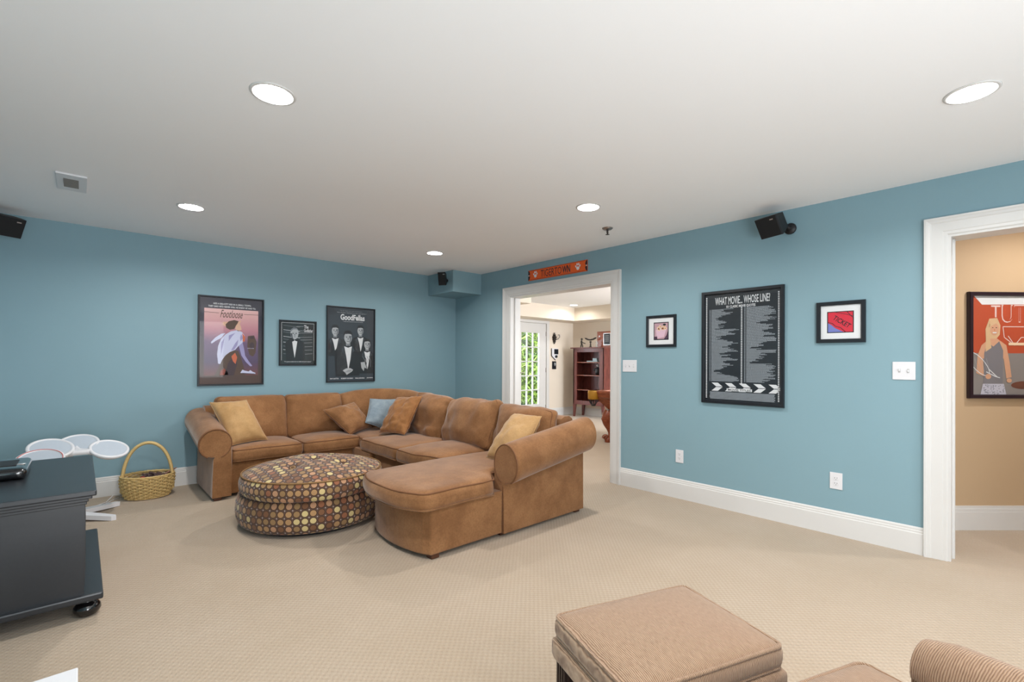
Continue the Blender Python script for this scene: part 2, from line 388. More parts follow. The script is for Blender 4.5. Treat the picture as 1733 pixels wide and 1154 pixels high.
# ------------------------------------------------------------------ recessed ceiling lamps
def can_mesh():
    tr = G().lathe([(RC, .0), (RC, -.006), (.092, -.004), (.095, .0), (RC, .0)], seg=40)
    rf = G().lathe([(RC-.0005, -.003), (.066, .010), (.052, .016), (.047, .018)], seg=40, caps=False)
    ln = G().lathe([(.0, .0165), (.0465, .0165)], seg=40, caps=False)
    return tr, rf, ln
def can(x, y, label, lens, first=[None]):
    t = thing('recessed_ceiling_light', label, 'ceiling light', (x, y, ZC), 0, 'recessed ceiling lights')
    if first[0] is None:
        tr, rf, ln = can_mesh(); a = obj('trim_ring', tr, M_TRIM, t, world=False); b = obj('reflector', rf, M_TRIM, t, world=False); c = obj('lens', ln, lens, t, world=False, fix=False)
        for p in c.data.polygons: p.use_smooth = False
        c.data.flip_normals() if c.data.polygons[0].normal.z > 0 else None
        first[0] = (a, b, c)
    else:
        for o in first[0]:
            q = o.copy(); C.objects.link(q); q.parent = t
            if o is first[0][2] and lens is not M_LENS: q.data = o.data.copy(); q.data.materials[0] = lens
    return t
lab = {0: 'large round recessed ceiling light at the upper left of the white ceiling', 1: 'round recessed ceiling light near the top right corner of the view',
       2: 'recessed ceiling light near the blue wall with posters, beside the ceiling vent', 3: 'recessed ceiling light beside the small ceiling sprinkler',
       4: 'small recessed ceiling light in front of the boxed blue corner'}
for i, (x, y) in enumerate(cans): can(x, y, lab.get(i, ['', '', '', '', '', 'recessed ceiling light almost directly above the camera', 'recessed ceiling light behind the camera, nearer the hall doorway wall', 'recessed ceiling light behind the camera, on the console side'][i]), M_LENS)
for i, (x, y) in enumerate(farcans): can(x, y, 'recessed ceiling light in the cream room beyond the doorway' if i == 0 else ['', 'recessed ceiling light in the cream room just inside the doorway', 'recessed ceiling light in the cream room beside the pool table', 'recessed ceiling light in the cream room over the pool table'][i], M_LENS_FAR)
for x, y in hallcans: can(x, y, 'recessed ceiling light in the tan hall', M_LENS)

# ceiling vent
t = thing('ceiling_vent', 'white rectangular ceiling plate with a dark grey opening, near the left edge', 'vent', (-.055, 4.335, ZC))
g = G().box(-.13, .022, 4.145, 4.525, ZC-.012, ZC, .003); obj('cover_plate', g, M_PLASTICW, t)
g = G().box(-.095, -.02, 4.235, 4.435, ZC-.0135, ZC-.011); g = obj('opening', g, mat('grey_vent_gauze', sc(120, 118, 114), None, 300, .8), t)
g = G()
for k in range(9): g.box(-.095, -.02, 4.245+k*.0225, 4.249+k*.0225, ZC-.0155, ZC-.0128)
obj('louvres', g, mat('grey_louvre', sc(138, 136, 132), None, 100, .6), t)
# sprinkler
t = thing('sprinkler_head', 'small metal fire sprinkler hanging from the ceiling', 'sprinkler', (3.456, 2.524, ZC))
g = G().lathe([(.0, .0), (.048, .0), (.048, -.004), (.036, -.014), (.012, -.016), (.0, -.016)], (3.456, 2.524, ZC), 24); obj('escutcheon', g, M_CHROME, t)
g = G().lathe([(.009, -.014), (.009, -.03), (.005, -.034), (.005, -.05), (.0, -.05)], (3.456, 2.524, ZC), 12)
for s in (-1, 1): g.tube([(3.456+s*.006, 2.524, ZC-.028), (3.456+s*.014, 2.524, ZC-.04), (3.456, 2.524, ZC-.056)], .0022, 6)
g.lathe([(.0, -.055), (.018, -.056), (.018, -.058), (.0, -.058)], (3.456, 2.524, ZC), 12); obj('deflector', g, M_BRONZE, t)

# ------------------------------------------------------------------ flat art helpers
FONT = None
def text_mesh(s, bold=0.0, shear=0.0, outline=False):
    cu = bpy.data.curves.new('t', 'FONT'); cu.body = s; cu.offset = bold; cu.shear = shear; cu.resolution_u = 3; cu.align_x = 'LEFT'
    o = bpy.data.objects.new('t', cu); C.objects.link(o); dg = bpy.context.evaluated_depsgraph_get(); dg.update()
    me = bpy.data.meshes.new_from_object(o.evaluated_get(dg)); vs = [v.co.copy() for v in me.vertices]; fs = [list(p.vertices) for p in me.polygons]
    bpy.data.objects.remove(o); bpy.data.curves.remove(cu); bpy.data.meshes.remove(me); return vs, fs
class Panel:
    """flat print on a wall: 2-D coordinates in metres from the panel centre; layers stack outwards by 0.4 mm"""
    def __init__(s, o, r, n): s.o, s.r, s.n, s.u = Vector(o), Vector(r).normalized(), Vector(n).normalized(), Vector((0, 0, 1)); s.g = G(); s.mats = []
    def mi(s, m):
        if m not in s.mats: s.mats.append(m)
        return s.mats.index(m)
    def P(s, x, y, d=0): return s.o + s.r*x + s.u*y + s.n*d
    def poly(s, pts, m, layer=1): s.g.add([s.P(x, y, layer*.0004) for x, y in pts], [list(range(len(pts)))], s.mi(m)); return s
    def rect(s, x0, x1, y0, y1, m, layer=1): return s.poly([(x0, y0), (x1, y0), (x1, y1), (x0, y1)], m, layer)
    def oval(s, x, y, a, b, m, layer=1, rot=0, n=14):
        return s.poly([(x + a*cos(2*pi*k/n)*cos(rot) - b*sin(2*pi*k/n)*sin(rot), y + a*cos(2*pi*k/n)*sin(rot) + b*sin(2*pi*k/n)*cos(rot)) for k in range(n)], m, layer)
    def line(s, pts, wd, m, layer=1):
        for (x0, y0), (x1, y1) in zip(pts, pts[1:]):
            d = Vector((x1-x0, y1-y0)); L = d.length or 1; q = Vector((-d.y, d.x))/L*wd/2
            s.poly([(x0+q.x, y0+q.y), (x0-q.x, y0-q.y), (x1-q.x, y1-q.y), (x1+q.x, y1+q.y)], m, layer)
        return s
    def text(s, body, x0, x1, y0, y1, m, layer=3, bold=0.0, shear=0.0, rot=0):
        vs, fs = text_mesh(body, bold, shear); ax, bx = min(v.x for v in vs), max(v.x for v in vs); ay, by = min(v.y for v in vs), max(v.y for v in vs)
        cx, cy = (x0+x1)/2, (y0+y1)/2; out = []
        for v in vs:
            x = (v.x-ax)/(bx-ax)*(x1-x0)-(x1-x0)/2; y = (v.y-ay)/(by-ay)*(y1-y0)-(y1-y0)/2
            out.append(s.P(cx + x*cos(rot) - y*sin(rot), cy + x*sin(rot) + y*cos(rot), layer*.0004))
        s.g.add(out, fs, s.mi(m)); return s
    def build(s, name, parent): return obj(name, s.g, s.mats, parent, fix=False)
def fm(name, c, rough=.5): return mat(name, c, tuple([x*.93 for x in c[:3]]+[1]), 14, rough)
def picture(name, label, cat, o, r, n, wd, ht, fw, depth, fmat, group=None, pane=True):
    """frame of four mitred bars; returns (thing, panel)"""
    o, r, n, u = Vector(o), Vector(r).normalized(), Vector(n).normalized(), Vector((0, 0, 1))
    t = thing(name, label, cat, o - u*ht/2, 0, group); g = G()
    prof = [(0, .001), (0, depth*.75), (fw*.12, depth), (fw*.8, depth), (fw, depth*.7), (fw, .001)]
    cs = [(-1, -1), (1, -1), (1, 1), (-1, 1), (-1, -1)]; secs = []
    for cx, cy in cs: secs.append([o + r*cx*(wd/2 - a) + u*cy*(ht/2 - a) + n*d for a, d in prof])
    g.loft(secs, caps=False, smooth=False); obj('frame', g, fmat, t)
    b = G().prism([(-wd/2+fw*.5, -ht/2+fw*.5), (wd/2-fw*.5, -ht/2+fw*.5), (wd/2-fw*.5, ht/2-fw*.5), (-wd/2+fw*.5, ht/2-fw*.5)], o, r, u, n, .001, depth*.25); obj('backing', b, fmat, t)
    if pane:
        z = depth*.25 + .006; a, c = wd/2-fw*.7, ht/2-fw*.7
        b = G().prism([(-a, -c), (a, -c), (a, c), (-a, c)], o, r, u, n, z, z+.0015); obj('glazing', b, M_PANE_P, t)
    return t, Panel(o + n*(depth*.25 + .0003), r, n)
WA = ((1, 0, 0), (0, -1, 0)); WB = ((0, -1, 0), (-1, 0, 0))
K_WHITE = fm('print_white', sc(225, 225, 228)); K_BLACK = fm('print_black', sc(22, 26, 32)); K_GREY = fm('print_grey', sc(120, 124, 130)); K_DGREY = fm('print_dark_grey', sc(58, 66, 74))
K_SKIN = fm('print_skin', sc(222, 176, 150)); K_BROWN = fm('print_brown', sc(88, 64, 52)); K_LGREY = fm('print_light_grey', sc(176, 178, 182))

# --- large pink and purple dance film poster
def ramp_print(name, stops, h):
    s = NT(name); s.set(rough=.45); sx = s.n('ShaderNodeSeparateXYZ'); s.l(s.coord(), sx.inputs[0])
    z = s.math('DIVIDE', sx.outputs[2], h); f = s.math('ADD', z, s.math('MULTIPLY', s.noise(s.coord(), 5, 3), .06))
    s.l(s.ramp(f, stops), s.b.inputs['Base Color']); return s.m
W1, H1 = .612, .928
t, p = picture('framed_poster', 'large framed poster with a pink and purple sky and a bending dancer', 'poster', (1.172, YA, 1.443), *WA, W1, H1, .017, .022, M_BLACK, 'framed posters above the sofa')
p.rect(-.292, .292, -.45, .45, ramp_print('poster_border', [(.0, sc(84, 58, 48)), (.35, sc(78, 62, 62)), (.7, sc(58, 52, 66)), (1, sc(52, 48, 62))], H1))
p.rect(-.25, .25, -.36, .335, ramp_print('poster_sunset', [(.1, sc(120, 66, 54)), (.3, sc(84, 66, 96)), (.52, sc(110, 84, 116)), (.66, sc(190, 128, 140)), (.82, sc(222, 172, 172)), (.97, sc(232, 190, 186))], H1), 2)
p.text("HE'S A BIG-CITY KID IN A SMALL TOWN.", -.17, .18, .378, .396, K_WHITE, 3, .02)
p.text("THEY SAID HE'D NEVER WIN. HE KNEW HE HAD TO.", -.215, .225, .349, .367, K_WHITE, 3, .02)
p.text('Footloose', -.11, .10, .245, .325, K_BROWN, 4, .004, .45)
p.line([(-.25, .295), (-.12, .29)], .004, K_BROWN, 3); p.line([(.11, .29), (.25, .293)], .004, K_BROWN, 3)
K_SHIRT = fm('print_lilac_white', sc(206, 206, 232)); K_DENIM = fm('print_plum', sc(92, 62, 74)); K_RUST = fm('print_rust', sc(206, 104, 70))
K_VIO = fm('print_violet_shade', sc(160, 152, 196)); K_PLUMB = fm('print_plum_brown', sc(70, 48, 56))
p.poly([(-.16, -.36), (-.02, -.36), (.05, -.36), (.13, -.36), (.11, -.26), (.085, -.17), (.06, -.10), (-.03, -.09), (-.10, -.20), (-.12, -.28)], K_BROWN, 3)
p.poly([(-.07, -.36), (.02, -.36), (.05, -.24), (.03, -.15), (-.03, -.22)], K_PLUMB, 4)
p.poly([(-.125, -.235), (-.135, -.14), (-.125, -.05), (-.10, .02), (-.06, .07), (-.01, .105), (.05, .12), (.095, .10), (.12, .06), (.12, .015), (.09, -.02), (.06, -.05), (.03, -.09), (-.02, -.115), (-.06, -.15), (-.09, -.20), (-.105, -.24)], K_SHIRT, 5)
for q in ([(-.10, -.02), (-.07, .03), (-.085, -.06), (-.10, -.15)], [(.02, -.09), (.05, -.04), (.06, .02), (.03, -.02), (-.01, -.10)], [(-.03, .06), (.03, .09), (.0, .05), (-.03, .0)], [(.085, .08), (.105, .04), (.08, .0), (.075, .04)]): p.poly(q, K_VIO, 6)
p.poly([(-.10, .03), (-.14, .005), (-.185, -.03), (-.19, -.015), (-.15, .035), (-.10, .075), (-.06, .085)], K_SHIRT, 4)
p.poly([(.06, -.03), (.10, -.01), (.115, -.08), (.125, -.15), (.16, -.21), (.195, -.26), (.175, -.265), (.13, -.215), (.09, -.15)], K_VIO, 4)
p.poly([(.095, .09), (.125, .05), (.12, .0), (.10, .0), (.10, .05)], K_RUST, 7)
p.poly([(-.055, .14), (-.06, .175), (-.03, .21), (.02, .225), (.06, .215), (.05, .19), (.035, .165), (.02, .13), (-.02, .12)], K_BROWN, 6)
p.poly([(.03, .13), (.035, .175), (.055, .20), (.075, .18), (.085, .15), (.09, .125), (.07, .12), (.06, .105)], K_SKIN, 5); p.poly([(-.05, .15), (-.09, .17), (-.085, .20), (-.04, .205)], K_SKIN, 4); p.poly([(.05, .205), (.085, .225), (.07, .185)], K_SKIN, 6)
p.poly([(-.005, -.16), (.03, -.12), (.05, -.17), (.035, -.24), (.01, -.21)], K_RUST, 5); p.poly([(-.11, -.355), (-.10, -.31), (-.07, -.285), (-.04, -.32), (-.03, -.355)], fm('print_dark_rust', sc(150, 70, 54)), 4)
p.poly([(.08, -.335), (.225, -.35), (.225, -.335), (.20, -.325), (.175, -.305), (.16, -.32), (.12, -.31), (.10, -.30)], K_SHIRT, 6); p.poly([(.09, -.345), (.225, -.352), (.22, -.345), (.10, -.335)], K_PLUMB, 7)
p.poly([(.15, .06), (.21, .07), (.235, .0), (.225, -.12), (.20, -.16), (.165, -.14), (.145, -.05)], K_BROWN, 3); p.oval(.19, .045, .02, .014, K_PLUMB, 4); p.oval(.19, -.04, .024, .035, K_PLUMB, 4); p.text('THE MUSIC IS ON HIS SIDE.', .145, .21, -.075, -.068, K_SHIRT, 5, .02)
p.build('print', t)
# --- small dark poster
t, p = picture('framed_poster', 'small framed poster of a man in a bow tie between two larger posters', 'poster', (1.84, YA, 1.443), *WA, .412, .517, .016, .02, M_BLACK, 'framed posters above the sofa')
p.rect(-.192, .192, -.243, .243, fm('print_charcoal', sc(34, 44, 48)))
p.line([(-.178, .23), (.178, .23), (.178, -.2)], .003, K_WHITE, 2); p.line([(-.178, .23), (-.178, -.2)], .003, K_WHITE, 2)
for k, y in enumerate((.19, .14, .115, .065, .035, -.0, -.045, -.085, -.13)):
    p.line([(-.16, y+.008), (-.08, y), (.02, y-.006)], .004, K_WHITE if k % 2 else K_GREY, 2); p.line([(-.02, y), (.08, y+.004), (.16, y+.01)], .003, K_LGREY, 2)
p.poly([(-.13, -.20), (-.14, .0), (-.10, .04), (-.04, .055), (.02, .04), (.07, .0), (.08, -.20)], K_BLACK, 3)
p.poly([(-.066, .025), (-.04, .035), (-.008, .025), (-.02, -.06), (-.037, -.17), (-.055, -.06)], K_WHITE, 4)
p.poly([(-.085, .115), (-.08, .15), (-.055, .172), (-.02, .168), (.0, .145), (.004, .11), (-.003, .075), (-.02, .048), (-.045, .04), (-.065, .055), (-.078, .08)], K_LGREY, 4)
p.poly([(-.085, .125), (-.08, .155), (-.05, .178), (-.015, .172), (.004, .145), (-.02, .158), (-.055, .155), (-.075, .135)], K_GREY, 5); p.poly([(-.083, .11), (-.066, .11), (-.06, .06), (-.045, .042), (-.068, .055)], K_DGREY, 5)
for q in (-.055, -.022): p.oval(q, .108, .008, .004, K_BLACK, 6); p.rect(q-.011, q+.011, .116, .119, K_DGREY, 6)
p.poly([(-.042, .105), (-.034, .105), (-.028, .086), (-.046, .086)], K_GREY, 6); p.rect(-.05, -.026, .070, .074, K_DGREY, 6)
p.poly([(-.068, .042), (-.038, .030), (-.008, .045), (-.008, .018), (-.038, .028), (-.068, .012)], K_BLACK, 6)
p.rect(.06, .165, .13, .215, K_BLACK, 3); p.text('The', .065, .115, .17, .21, K_WHITE, 4, .02); p.text('Godfather', .065, .165, .13, .165, K_WHITE, 4, .02)
p.text('"I\'m gonna make him an offer he can\'t refuse."', -.15, .15, -.222, -.207, K_WHITE, 3, .01); p.build('print', t)
# --- tall black-and-white poster of four suited men
t, p = picture('framed_poster', 'tall black and white framed poster of four men in suits, nearest the corner', 'poster', (2.474, YA, 1.443), *WA, .62, .926, .015, .022, M_BLACK, 'framed posters above the sofa')
p.rect(-.295, .295, -.45, .45, fm('print_slate', sc(46, 54, 64))); p.text('"As far back as I can remember,', -.15, .14, .405, .42, K_GREY, 3, .01); p.text("I've always wanted to be a gangster.\"", -.18, .20, .383, .395, K_LGREY, 3, .01)
p.text('GoodFellas', -.14, .17, .30, .372, K_WHITE, 3, .03); p.text('THREE DECADES OF LIFE IN THE MAFIA.', -.11, .15, .278, .288, K_LGREY, 3, .01)
def man(x, y, s, jl, shade):
    cl = lambda pts: [(max(-.288, min(.288, a)), max(-.44, b)) for a, b in pts]
    F, D, HL = (K_LGREY, K_GREY, K_WHITE)
    p.poly(cl([(x-.13*s, y-jl), (x-.15*s, y-.15*s), (x-.13*s, y-.115*s), (x-.04*s, y-.07*s), (x+.04*s, y-.07*s), (x+.13*s, y-.115*s), (x+.15*s, y-.15*s), (x+.13*s, y-jl)]), K_BLACK, 3 + shade)
    for q in (-1, 1): p.poly(cl([(x+q*.04*s, y-.075*s), (x+q*.075*s, y-.13*s), (x+q*.05*s, y-.15*s), (x+q*.012, y-jl*.8), (x+q*.05*s, y-.13*s)]), K_DGREY, 4 + shade)
    p.poly(cl([(x-.026*s, y-.08*s), (x+.026*s, y-.08*s), (x+.024*s, y-.03*s), (x-.024*s, y-.03*s)]), D, 5 + shade)
    p.poly(cl([(x-.042*s, y-.085*s), (x, y-.10*s), (x+.042*s, y-.085*s), (x+.028*s, y-jl*.55), (x+.004, y-jl*.86), (x-.018*s, y-jl*.5)]), HL, 6 + shade)
    p.oval(x, y+.008*s, .043*s, .062*s, F, 7 + shade, 0, 20); p.poly([(x-.036*s, y-.015*s), (x+.036*s, y-.015*s), (x+.022*s, y-.052*s), (x, y-.064*s), (x-.022*s, y-.052*s)], F, 7.2 + shade)
    p.poly([(x-.046*s, y+.012*s), (x-.05*s, y+.05*s), (x-.03*s, y+.083*s), (x+.02*s, y+.086*s), (x+.047*s, y+.06*s), (x+.047*s, y+.012*s), (x+.036*s, y+.042*s), (x+.01*s, y+.05*s), (x-.034*s, y+.044*s)], K_BLACK, 8 + shade)
    p.poly([(x+.012*s, y+.03*s), (x+.043*s, y+.03*s), (x+.036*s, y-.02*s), (x+.014*s, y-.058*s), (x+.018*s, y-.01*s)], D, 7.6 + shade)
    for q in (-1, 1): p.oval(x+q*.017*s, y+.010*s, .0085*s, .0042*s, K_BLACK, 8 + shade, 0, 8); p.rect(x+q*.017*s-.011*s, x+q*.017*s+.011*s, y+.020*s, y+.024*s, K_BLACK, 8 + shade)
    p.poly([(x-.004*s, y+.008*s), (x+.004*s, y+.008*s), (x+.009*s, y-.014*s), (x-.007*s, y-.014*s)], K_GREY, 8 + shade); p.rect(x-.014*s, x+.014*s, y-.033*s, y-.029*s, K_BLACK, 8 + shade)
man(-.205, .155, .95, .30, 0); man(.115, .17, .9, .30, 0); man(.205, .0, .95, .36, 3); man(-.045, .075, 1.15, .46, 6)
p.poly([(-.11, -.32), (-.07, -.295), (-.02, -.29), (.02, -.31), (.01, -.33), (-.02, -.35), (-.06, -.375), (-.08, -.345)], K_LGREY, 16)
for k in range(4): p.line([(-.09+k*.02, -.345), (-.03+k*.012, -.315)], .003, K_DGREY, 17)
p.poly([(.12, -.22), (.17, -.215), (.20, -.30), (.17, -.285), (.16, -.33), (.13, -.29)], K_LGREY, 14)
for k in range(4): p.line([(.14+k*.03, -.14), (.18+k*.025, -.2), (.16+k*.03, -.28)], .006, K_GREY, 13)
for a, b, s_ in ((-.265, -.16, 'RAY LIOTTA'), (-.13, .02, 'ROBERT DE NIRO'), (.05, .17, 'PAUL SORVINO'), (.2, .28, 'JOE PESCI')): p.text(s_, a, b, -.425, -.41, K_WHITE, 18, .02)
p.build('print', t)

# --- wall B: popcorn picture, movie quote board, ticket picture, sign
t, p = picture('framed_picture', 'small square black-framed picture of pink popcorn with a white mat, beside the doorway', 'picture', (XB, 2.336, 1.54), *WB, .31, .302, .026, .02, M_BLACK, None)
p.rect(-.14, .14, -.136, .136, M_MATB)
p.rect(-.078, .078, -.083, .085, K_BLACK, 2); p.rect(-.070, .070, -.074, .077, fm('print_rose', sc(196, 156, 166)), 3)
K_PINK = fm('print_pink', sc(228, 190, 206)); K_CREAM = fm('print_cream', sc(240, 208, 176)); K_PLUM = fm('print_dark_plum', sc(82, 52, 74))
p.poly([(-.045, -.07), (.03, -.055), (.055, .02), (.02, .035), (-.03, .03), (-.055, .01)], K_PINK, 4); p.poly([(.03, -.074), (.07, -.074), (.07, .0), (.055, -.04)], K_PLUM, 4); p.rect(-.07, -.04, -.074, -.05, K_PLUM, 4)
for x, y in ((-.03, .03), (-.01, .045), (.01, .03), (.03, .045), (-.02, .015), (.02, .02), (.045, .025)): p.oval(x, y, .015, .013, K_CREAM, 5); p.oval(x+.002, y, .005, .005, K_RUST, 6)
p.oval(.035, .06, .016, .01, K_BLACK, 6); p.build('print', t)

t, p = picture('framed_quote_board', 'large black-framed board of white movie quotes between film strips', 'poster', (XB, 1.605, 1.378), *WB, .662, .966, .028, .026, M_BLACK, None)
KB = fm('print_board_black', sc(24, 30, 38)); KT = fm('print_small_type', sc(168, 174, 182)); p.rect(-.305, .305, -.457, .457, KB)
for x in (-.29, .289, .006):
    for k in range(66):
        y = .43 - k*.0133
        if x == .006 and not (-.305 < y < .345): continue
        p.rect(x-.0055, x+.0055, y-.004, y+.004, K_WHITE, 2)
p.text('WHAT MOVIE... WHOSE LINE?', -.215, .225, .362, .427, K_WHITE, 3, .012); p.text('101 CLASSIC MOVIE QUOTES', -.12, .115, .328, .353, K_WHITE, 3, .025)
for x0, x1 in ((-.262, -.012), (.03, .272)):
    y = .322; wd = .15
    while y > -.298:
        wd = max(.035, min(x1-x0-.01, wd + random.uniform(-.05, .055)))
        if random.random() < .18: wd = random.uniform(.1, x1-x0)
        x = x0 + .014; p.rect(x0-.002, x0+.006, y, y+.0032, KT, 2)
        while x < x0+wd:
            q = random.uniform(.004, .012); p.rect(x, min(x+q, x1), y, y+.0036, KT, 2); x += q+.0022
        y -= .0062
for k in range(5):
    x = -.245 + k*.115
    p.poly([(x, -.305), (x+.055, -.305), (x+.095, -.337), (x+.04, -.337)], K_WHITE, 2); p.poly([(x, -.375), (x+.055, -.375), (x+.095, -.342), (x+.04, -.342)], K_WHITE, 2)
p.rect(-.115, .09, -.372, -.350, K_WHITE, 3); p.text('MOVIE TITLES', -.105, .08, -.369, -.354, KB, 4, .02)
y = -.386
while y > -.448:
    x = -.265 + random.uniform(0, .01)
    while x < .255: q = random.uniform(.004, .011); p.rect(x, x+q, y, y+.0036, KT, 2); x += q+.002
    y -= .0058
p.build('print', t)

t, p = picture('framed_picture', 'black-framed picture of a red ticket with a white mat, beside the hall doorway', 'picture', (XB, .908, 1.545), *WB, .30, .30, .028, .024, M_BLACK, None)
p.rect(-.134, .134, -.134, .134, M_MATB); p.rect(-.083, .08, -.078, .078, K_BLACK, 2); p.rect(-.077, .074, -.072, .072, fm('print_ticket_red', sc(216, 40, 62)), 3)
p.poly([(-.077, -.072), (.02, -.072), (-.03, -.045), (-.055, -.02), (-.077, -.005)], fm('print_periwinkle', sc(120, 128, 196)), 4)
p.line([(-.077, .0), (-.05, -.008), (-.03, -.03), (.0, -.04), (.03, -.072)], .004, K_BLACK, 5); p.line([(-.03, .072), (.02, .058), (.074, .04)], .003, K_BLACK, 5)
p.line([(.04, .072), (.06, .045), (.074, .03)], .004, K_BLACK, 5); p.text('TICKET', -.052, .068, -.0155, .0185, K_BLACK, 5, .012, 0, -.62); p.build('print', t)

# TIGERTOWN street sign over the doorway
so = Vector((XB, 3.676, 2.295)); t = thing('street_sign', 'orange metal street sign reading TIGERTOWN above the doorway', 'sign', so - Vector((0, 0, .062)))
K_OR = mat('orange_sign_enamel', sc(232, 96, 26), sc(222, 88, 22), 20, .3); K_NAVY = fm('sign_dark_lettering', sc(48, 24, 34), .3); K_DRED = fm('sign_dark_edge', sc(120, 40, 18), .3)
g = G().prism([(-.457, -.0625), (.457, -.0625), (.457, .0625), (-.457, .0625)], so, WB[0], (0, 0, 1), WB[1], .002, .008); obj('plate', g, K_OR, t)
p = Panel(so + Vector((-.0083, 0, 0)), *WB)
for y in (-.056, .055): p.rect(-.43, .43, y, y+.004, K_DRED, 1)
for s in (-1, 1):
    p.poly([(s*.457, .062), (s*.437, .05), (s*.425, .015), (s*.445, 0), (s*.425, -.015), (s*.437, -.05), (s*.457, -.062)], K_NAVY, 2); p.oval(s*.447, 0, .006, .009, K_WHITE, 3)
    x = s*.335 if s < 0 else .325
    p.oval(x, -.014, .022, .02, K_WHITE, 2)
    for dx, dy, rr in ((-.028, .006, .4), (-.011, .028, .1), (.012, .028, -.1), (.028, .008, -.4)): p.oval(x+dx, dy+.002, .0085, .0145, K_WHITE, 2, rr)
p.build('edge_and_paw_marks', t)
p = Panel(so + Vector((-.0083, 0, 0)), *WB); p.text('TIGERTO', -.245, .085, -.042, .042, K_NAVY, 2, .0); p.text('WN', .095, .215, -.042, .042, K_NAVY, 2, .03); p.build('lettering', t)  # heavier WN puts a reflection on the sign into the letter shapes

# light switches and outlets
def plate(name, label, cat, y, z, wd, ht, kind, wall='B', grp=None, x=None):
    t = thing(name, label, cat, (XB, y, z-ht/2), 0, grp); g = G().box(XB-.006, XB-.0005, y-wd/2, y+wd/2, z-ht/2, z+ht/2, .003, seg=2); obj('cover_plate', g, M_PLASTICW, t)
    if kind[0] == 's':
        n = int(kind[1:])
        for k in range(n):
            yk = y + (k-(n-1)/2)*.046; s = G().box(XB-.0065, XB-.0055, yk-.006, yk+.006, z-.013, z+.013); obj('slot', s, mat('plate_slot_grey', sc(190, 190, 190), None, 5, .5), t)  # slot behind each toggle, in one plain grey
            s = G().box(XB-.016, XB-.006, yk-.004, yk+.004, z-.002+(k % 2)*.006-.006, z+.006+(k % 2)*.006, .002); obj('toggle', s, M_PLASTICW, t)
    else:
        for q in (-1, 1):
            zc = z + q*.019; s = G().prism([(.0165*cos(a)*(1 if abs(cos(a)) < .9 else .93), .0145*sin(a)) for a in [2*pi*i/20 for i in range(20)]], (XB, y, zc), (0, -1, 0), (0, 0, 1), (-1, 0, 0), .005, .0085); r = obj('socket', s, M_PLASTICW, t)
            s = G().box(XB-.009, XB-.0083, y-.008, y-.006, zc-.001, zc+.008).box(XB-.009, XB-.0083, y+.006, y+.008, zc-.001, zc+.007).box(XB-.009, XB-.0083, y-.002, y+.002, zc-.010, zc-.006); obj('slots', s, M_SLOT, r)
    return t
plate('light_switch', 'white triple light switch plate beside the games room doorway', 'light switch', 2.683, 1.207, .163, .118, 's3')
plate('light_switch', 'white double light switch plate beside the hall doorway', 'light switch', .553, 1.199, .12, .12, 's2')
plate('wall_outlet', 'white wall outlet low under the popcorn picture', 'outlet', 2.147, .385, .075, .118, 'o')
plate('wall_outlet', 'white wall outlet low on the wall under the ticket picture', 'outlet', .934, .392, .078, .12, 'o')

# ------------------------------------------------------------------ wall speakers
def speaker(label, c, yaw, pitch, mount, w_=.18, h_=.16, d_=.13, roll=0):
    n = Vector((cos(yaw)*cos(pitch), sin(yaw)*cos(pitch), -sin(pitch))); s = Vector((-sin(yaw), cos(yaw), 0)); u = s.cross(n); u = -u if u.z < 0 else u
    s, u = s*cos(roll)+u*sin(roll), u*cos(roll)-s*sin(roll)
    c = Vector(c); t = thing('wall_speaker', label, 'speaker', mount, 0, 'small black surround speakers')
    def fr(k, a, b): return [c + n*k + s*x*a + u*y*b for x, y in ((-1, -1), (1, -1), (1, 1), (-1, 1))]
    g = G(); g.loft([fr(-d_, w_*.33, h_*.36), fr(-d_*.45, w_*.44, h_*.46), fr(-.012, w_*.5, h_*.5), fr(-.004, w_*.49, h_*.49)], smooth=False); obj('cabinet', g, M_SPEAKER, t)
    g = G().loft([fr(-.005, w_*.485, h_*.485), fr(.0, w_*.475, h_*.475)], smooth=False); gr = obj('grille', g, M_GRILLE, t)
    q = c + n*.001 - u*(-h_*.34)
    g = G().add([q + s*a + u*b for a, b in ((.028+w_*.2, -.004), (w_*.2, -.004), (w_*.2, .004), (.028+w_*.2, .004))], [[0, 1, 2, 3]]); obj('badge', g, M_SILVER, gr)
    m = Vector(mount); b = c - n*d_
    g = G().tube([b + n*.02, b*.6 + m*.4, m], [.026, .018, .018], 10); obj('swivel_arm', g, M_SPEAKER, t)
    return t
sp = speaker('black wall speaker tilted down beside the hall doorway side of the right wall', (3.85, 1.33, 2.275), radians(160), radians(30), (XB-.005, 1.235, 2.285))
g = G().lathe([(0, -.012), (.04, -.012), (.044, 0), (0, 0)], (0, 0, 0), 20, Matrix.Rotation(radians(90), 3, 'Y')); g.v = [v + Vector((XB-.012, 1.235, 2.285)) for v in g.v]; obj('wall_bracket', g, M_SPEAKER, sp)
sp = speaker('black wall speaker at the left edge above the blue poster wall', (-.43, 5.42, 2.285), radians(-62), radians(30), (-.47, YA-.005, 2.30), .19, .16)
g = G().lathe([(0, -.012), (.04, -.012), (.044, 0), (0, 0)], (0, 0, 0), 20, Matrix.Rotation(radians(90), 3, 'X')); g.v = [v + Vector((-.47, YA-.002, 2.30)) for v in g.v]; obj('wall_bracket', g, M_SPEAKER, sp)
speaker('black speaker on the boxed blue corner under the ceiling', (3.44, 5.12, 2.31), radians(-146), radians(14), (3.585, 5.20, 2.31), .10, .17, .10)

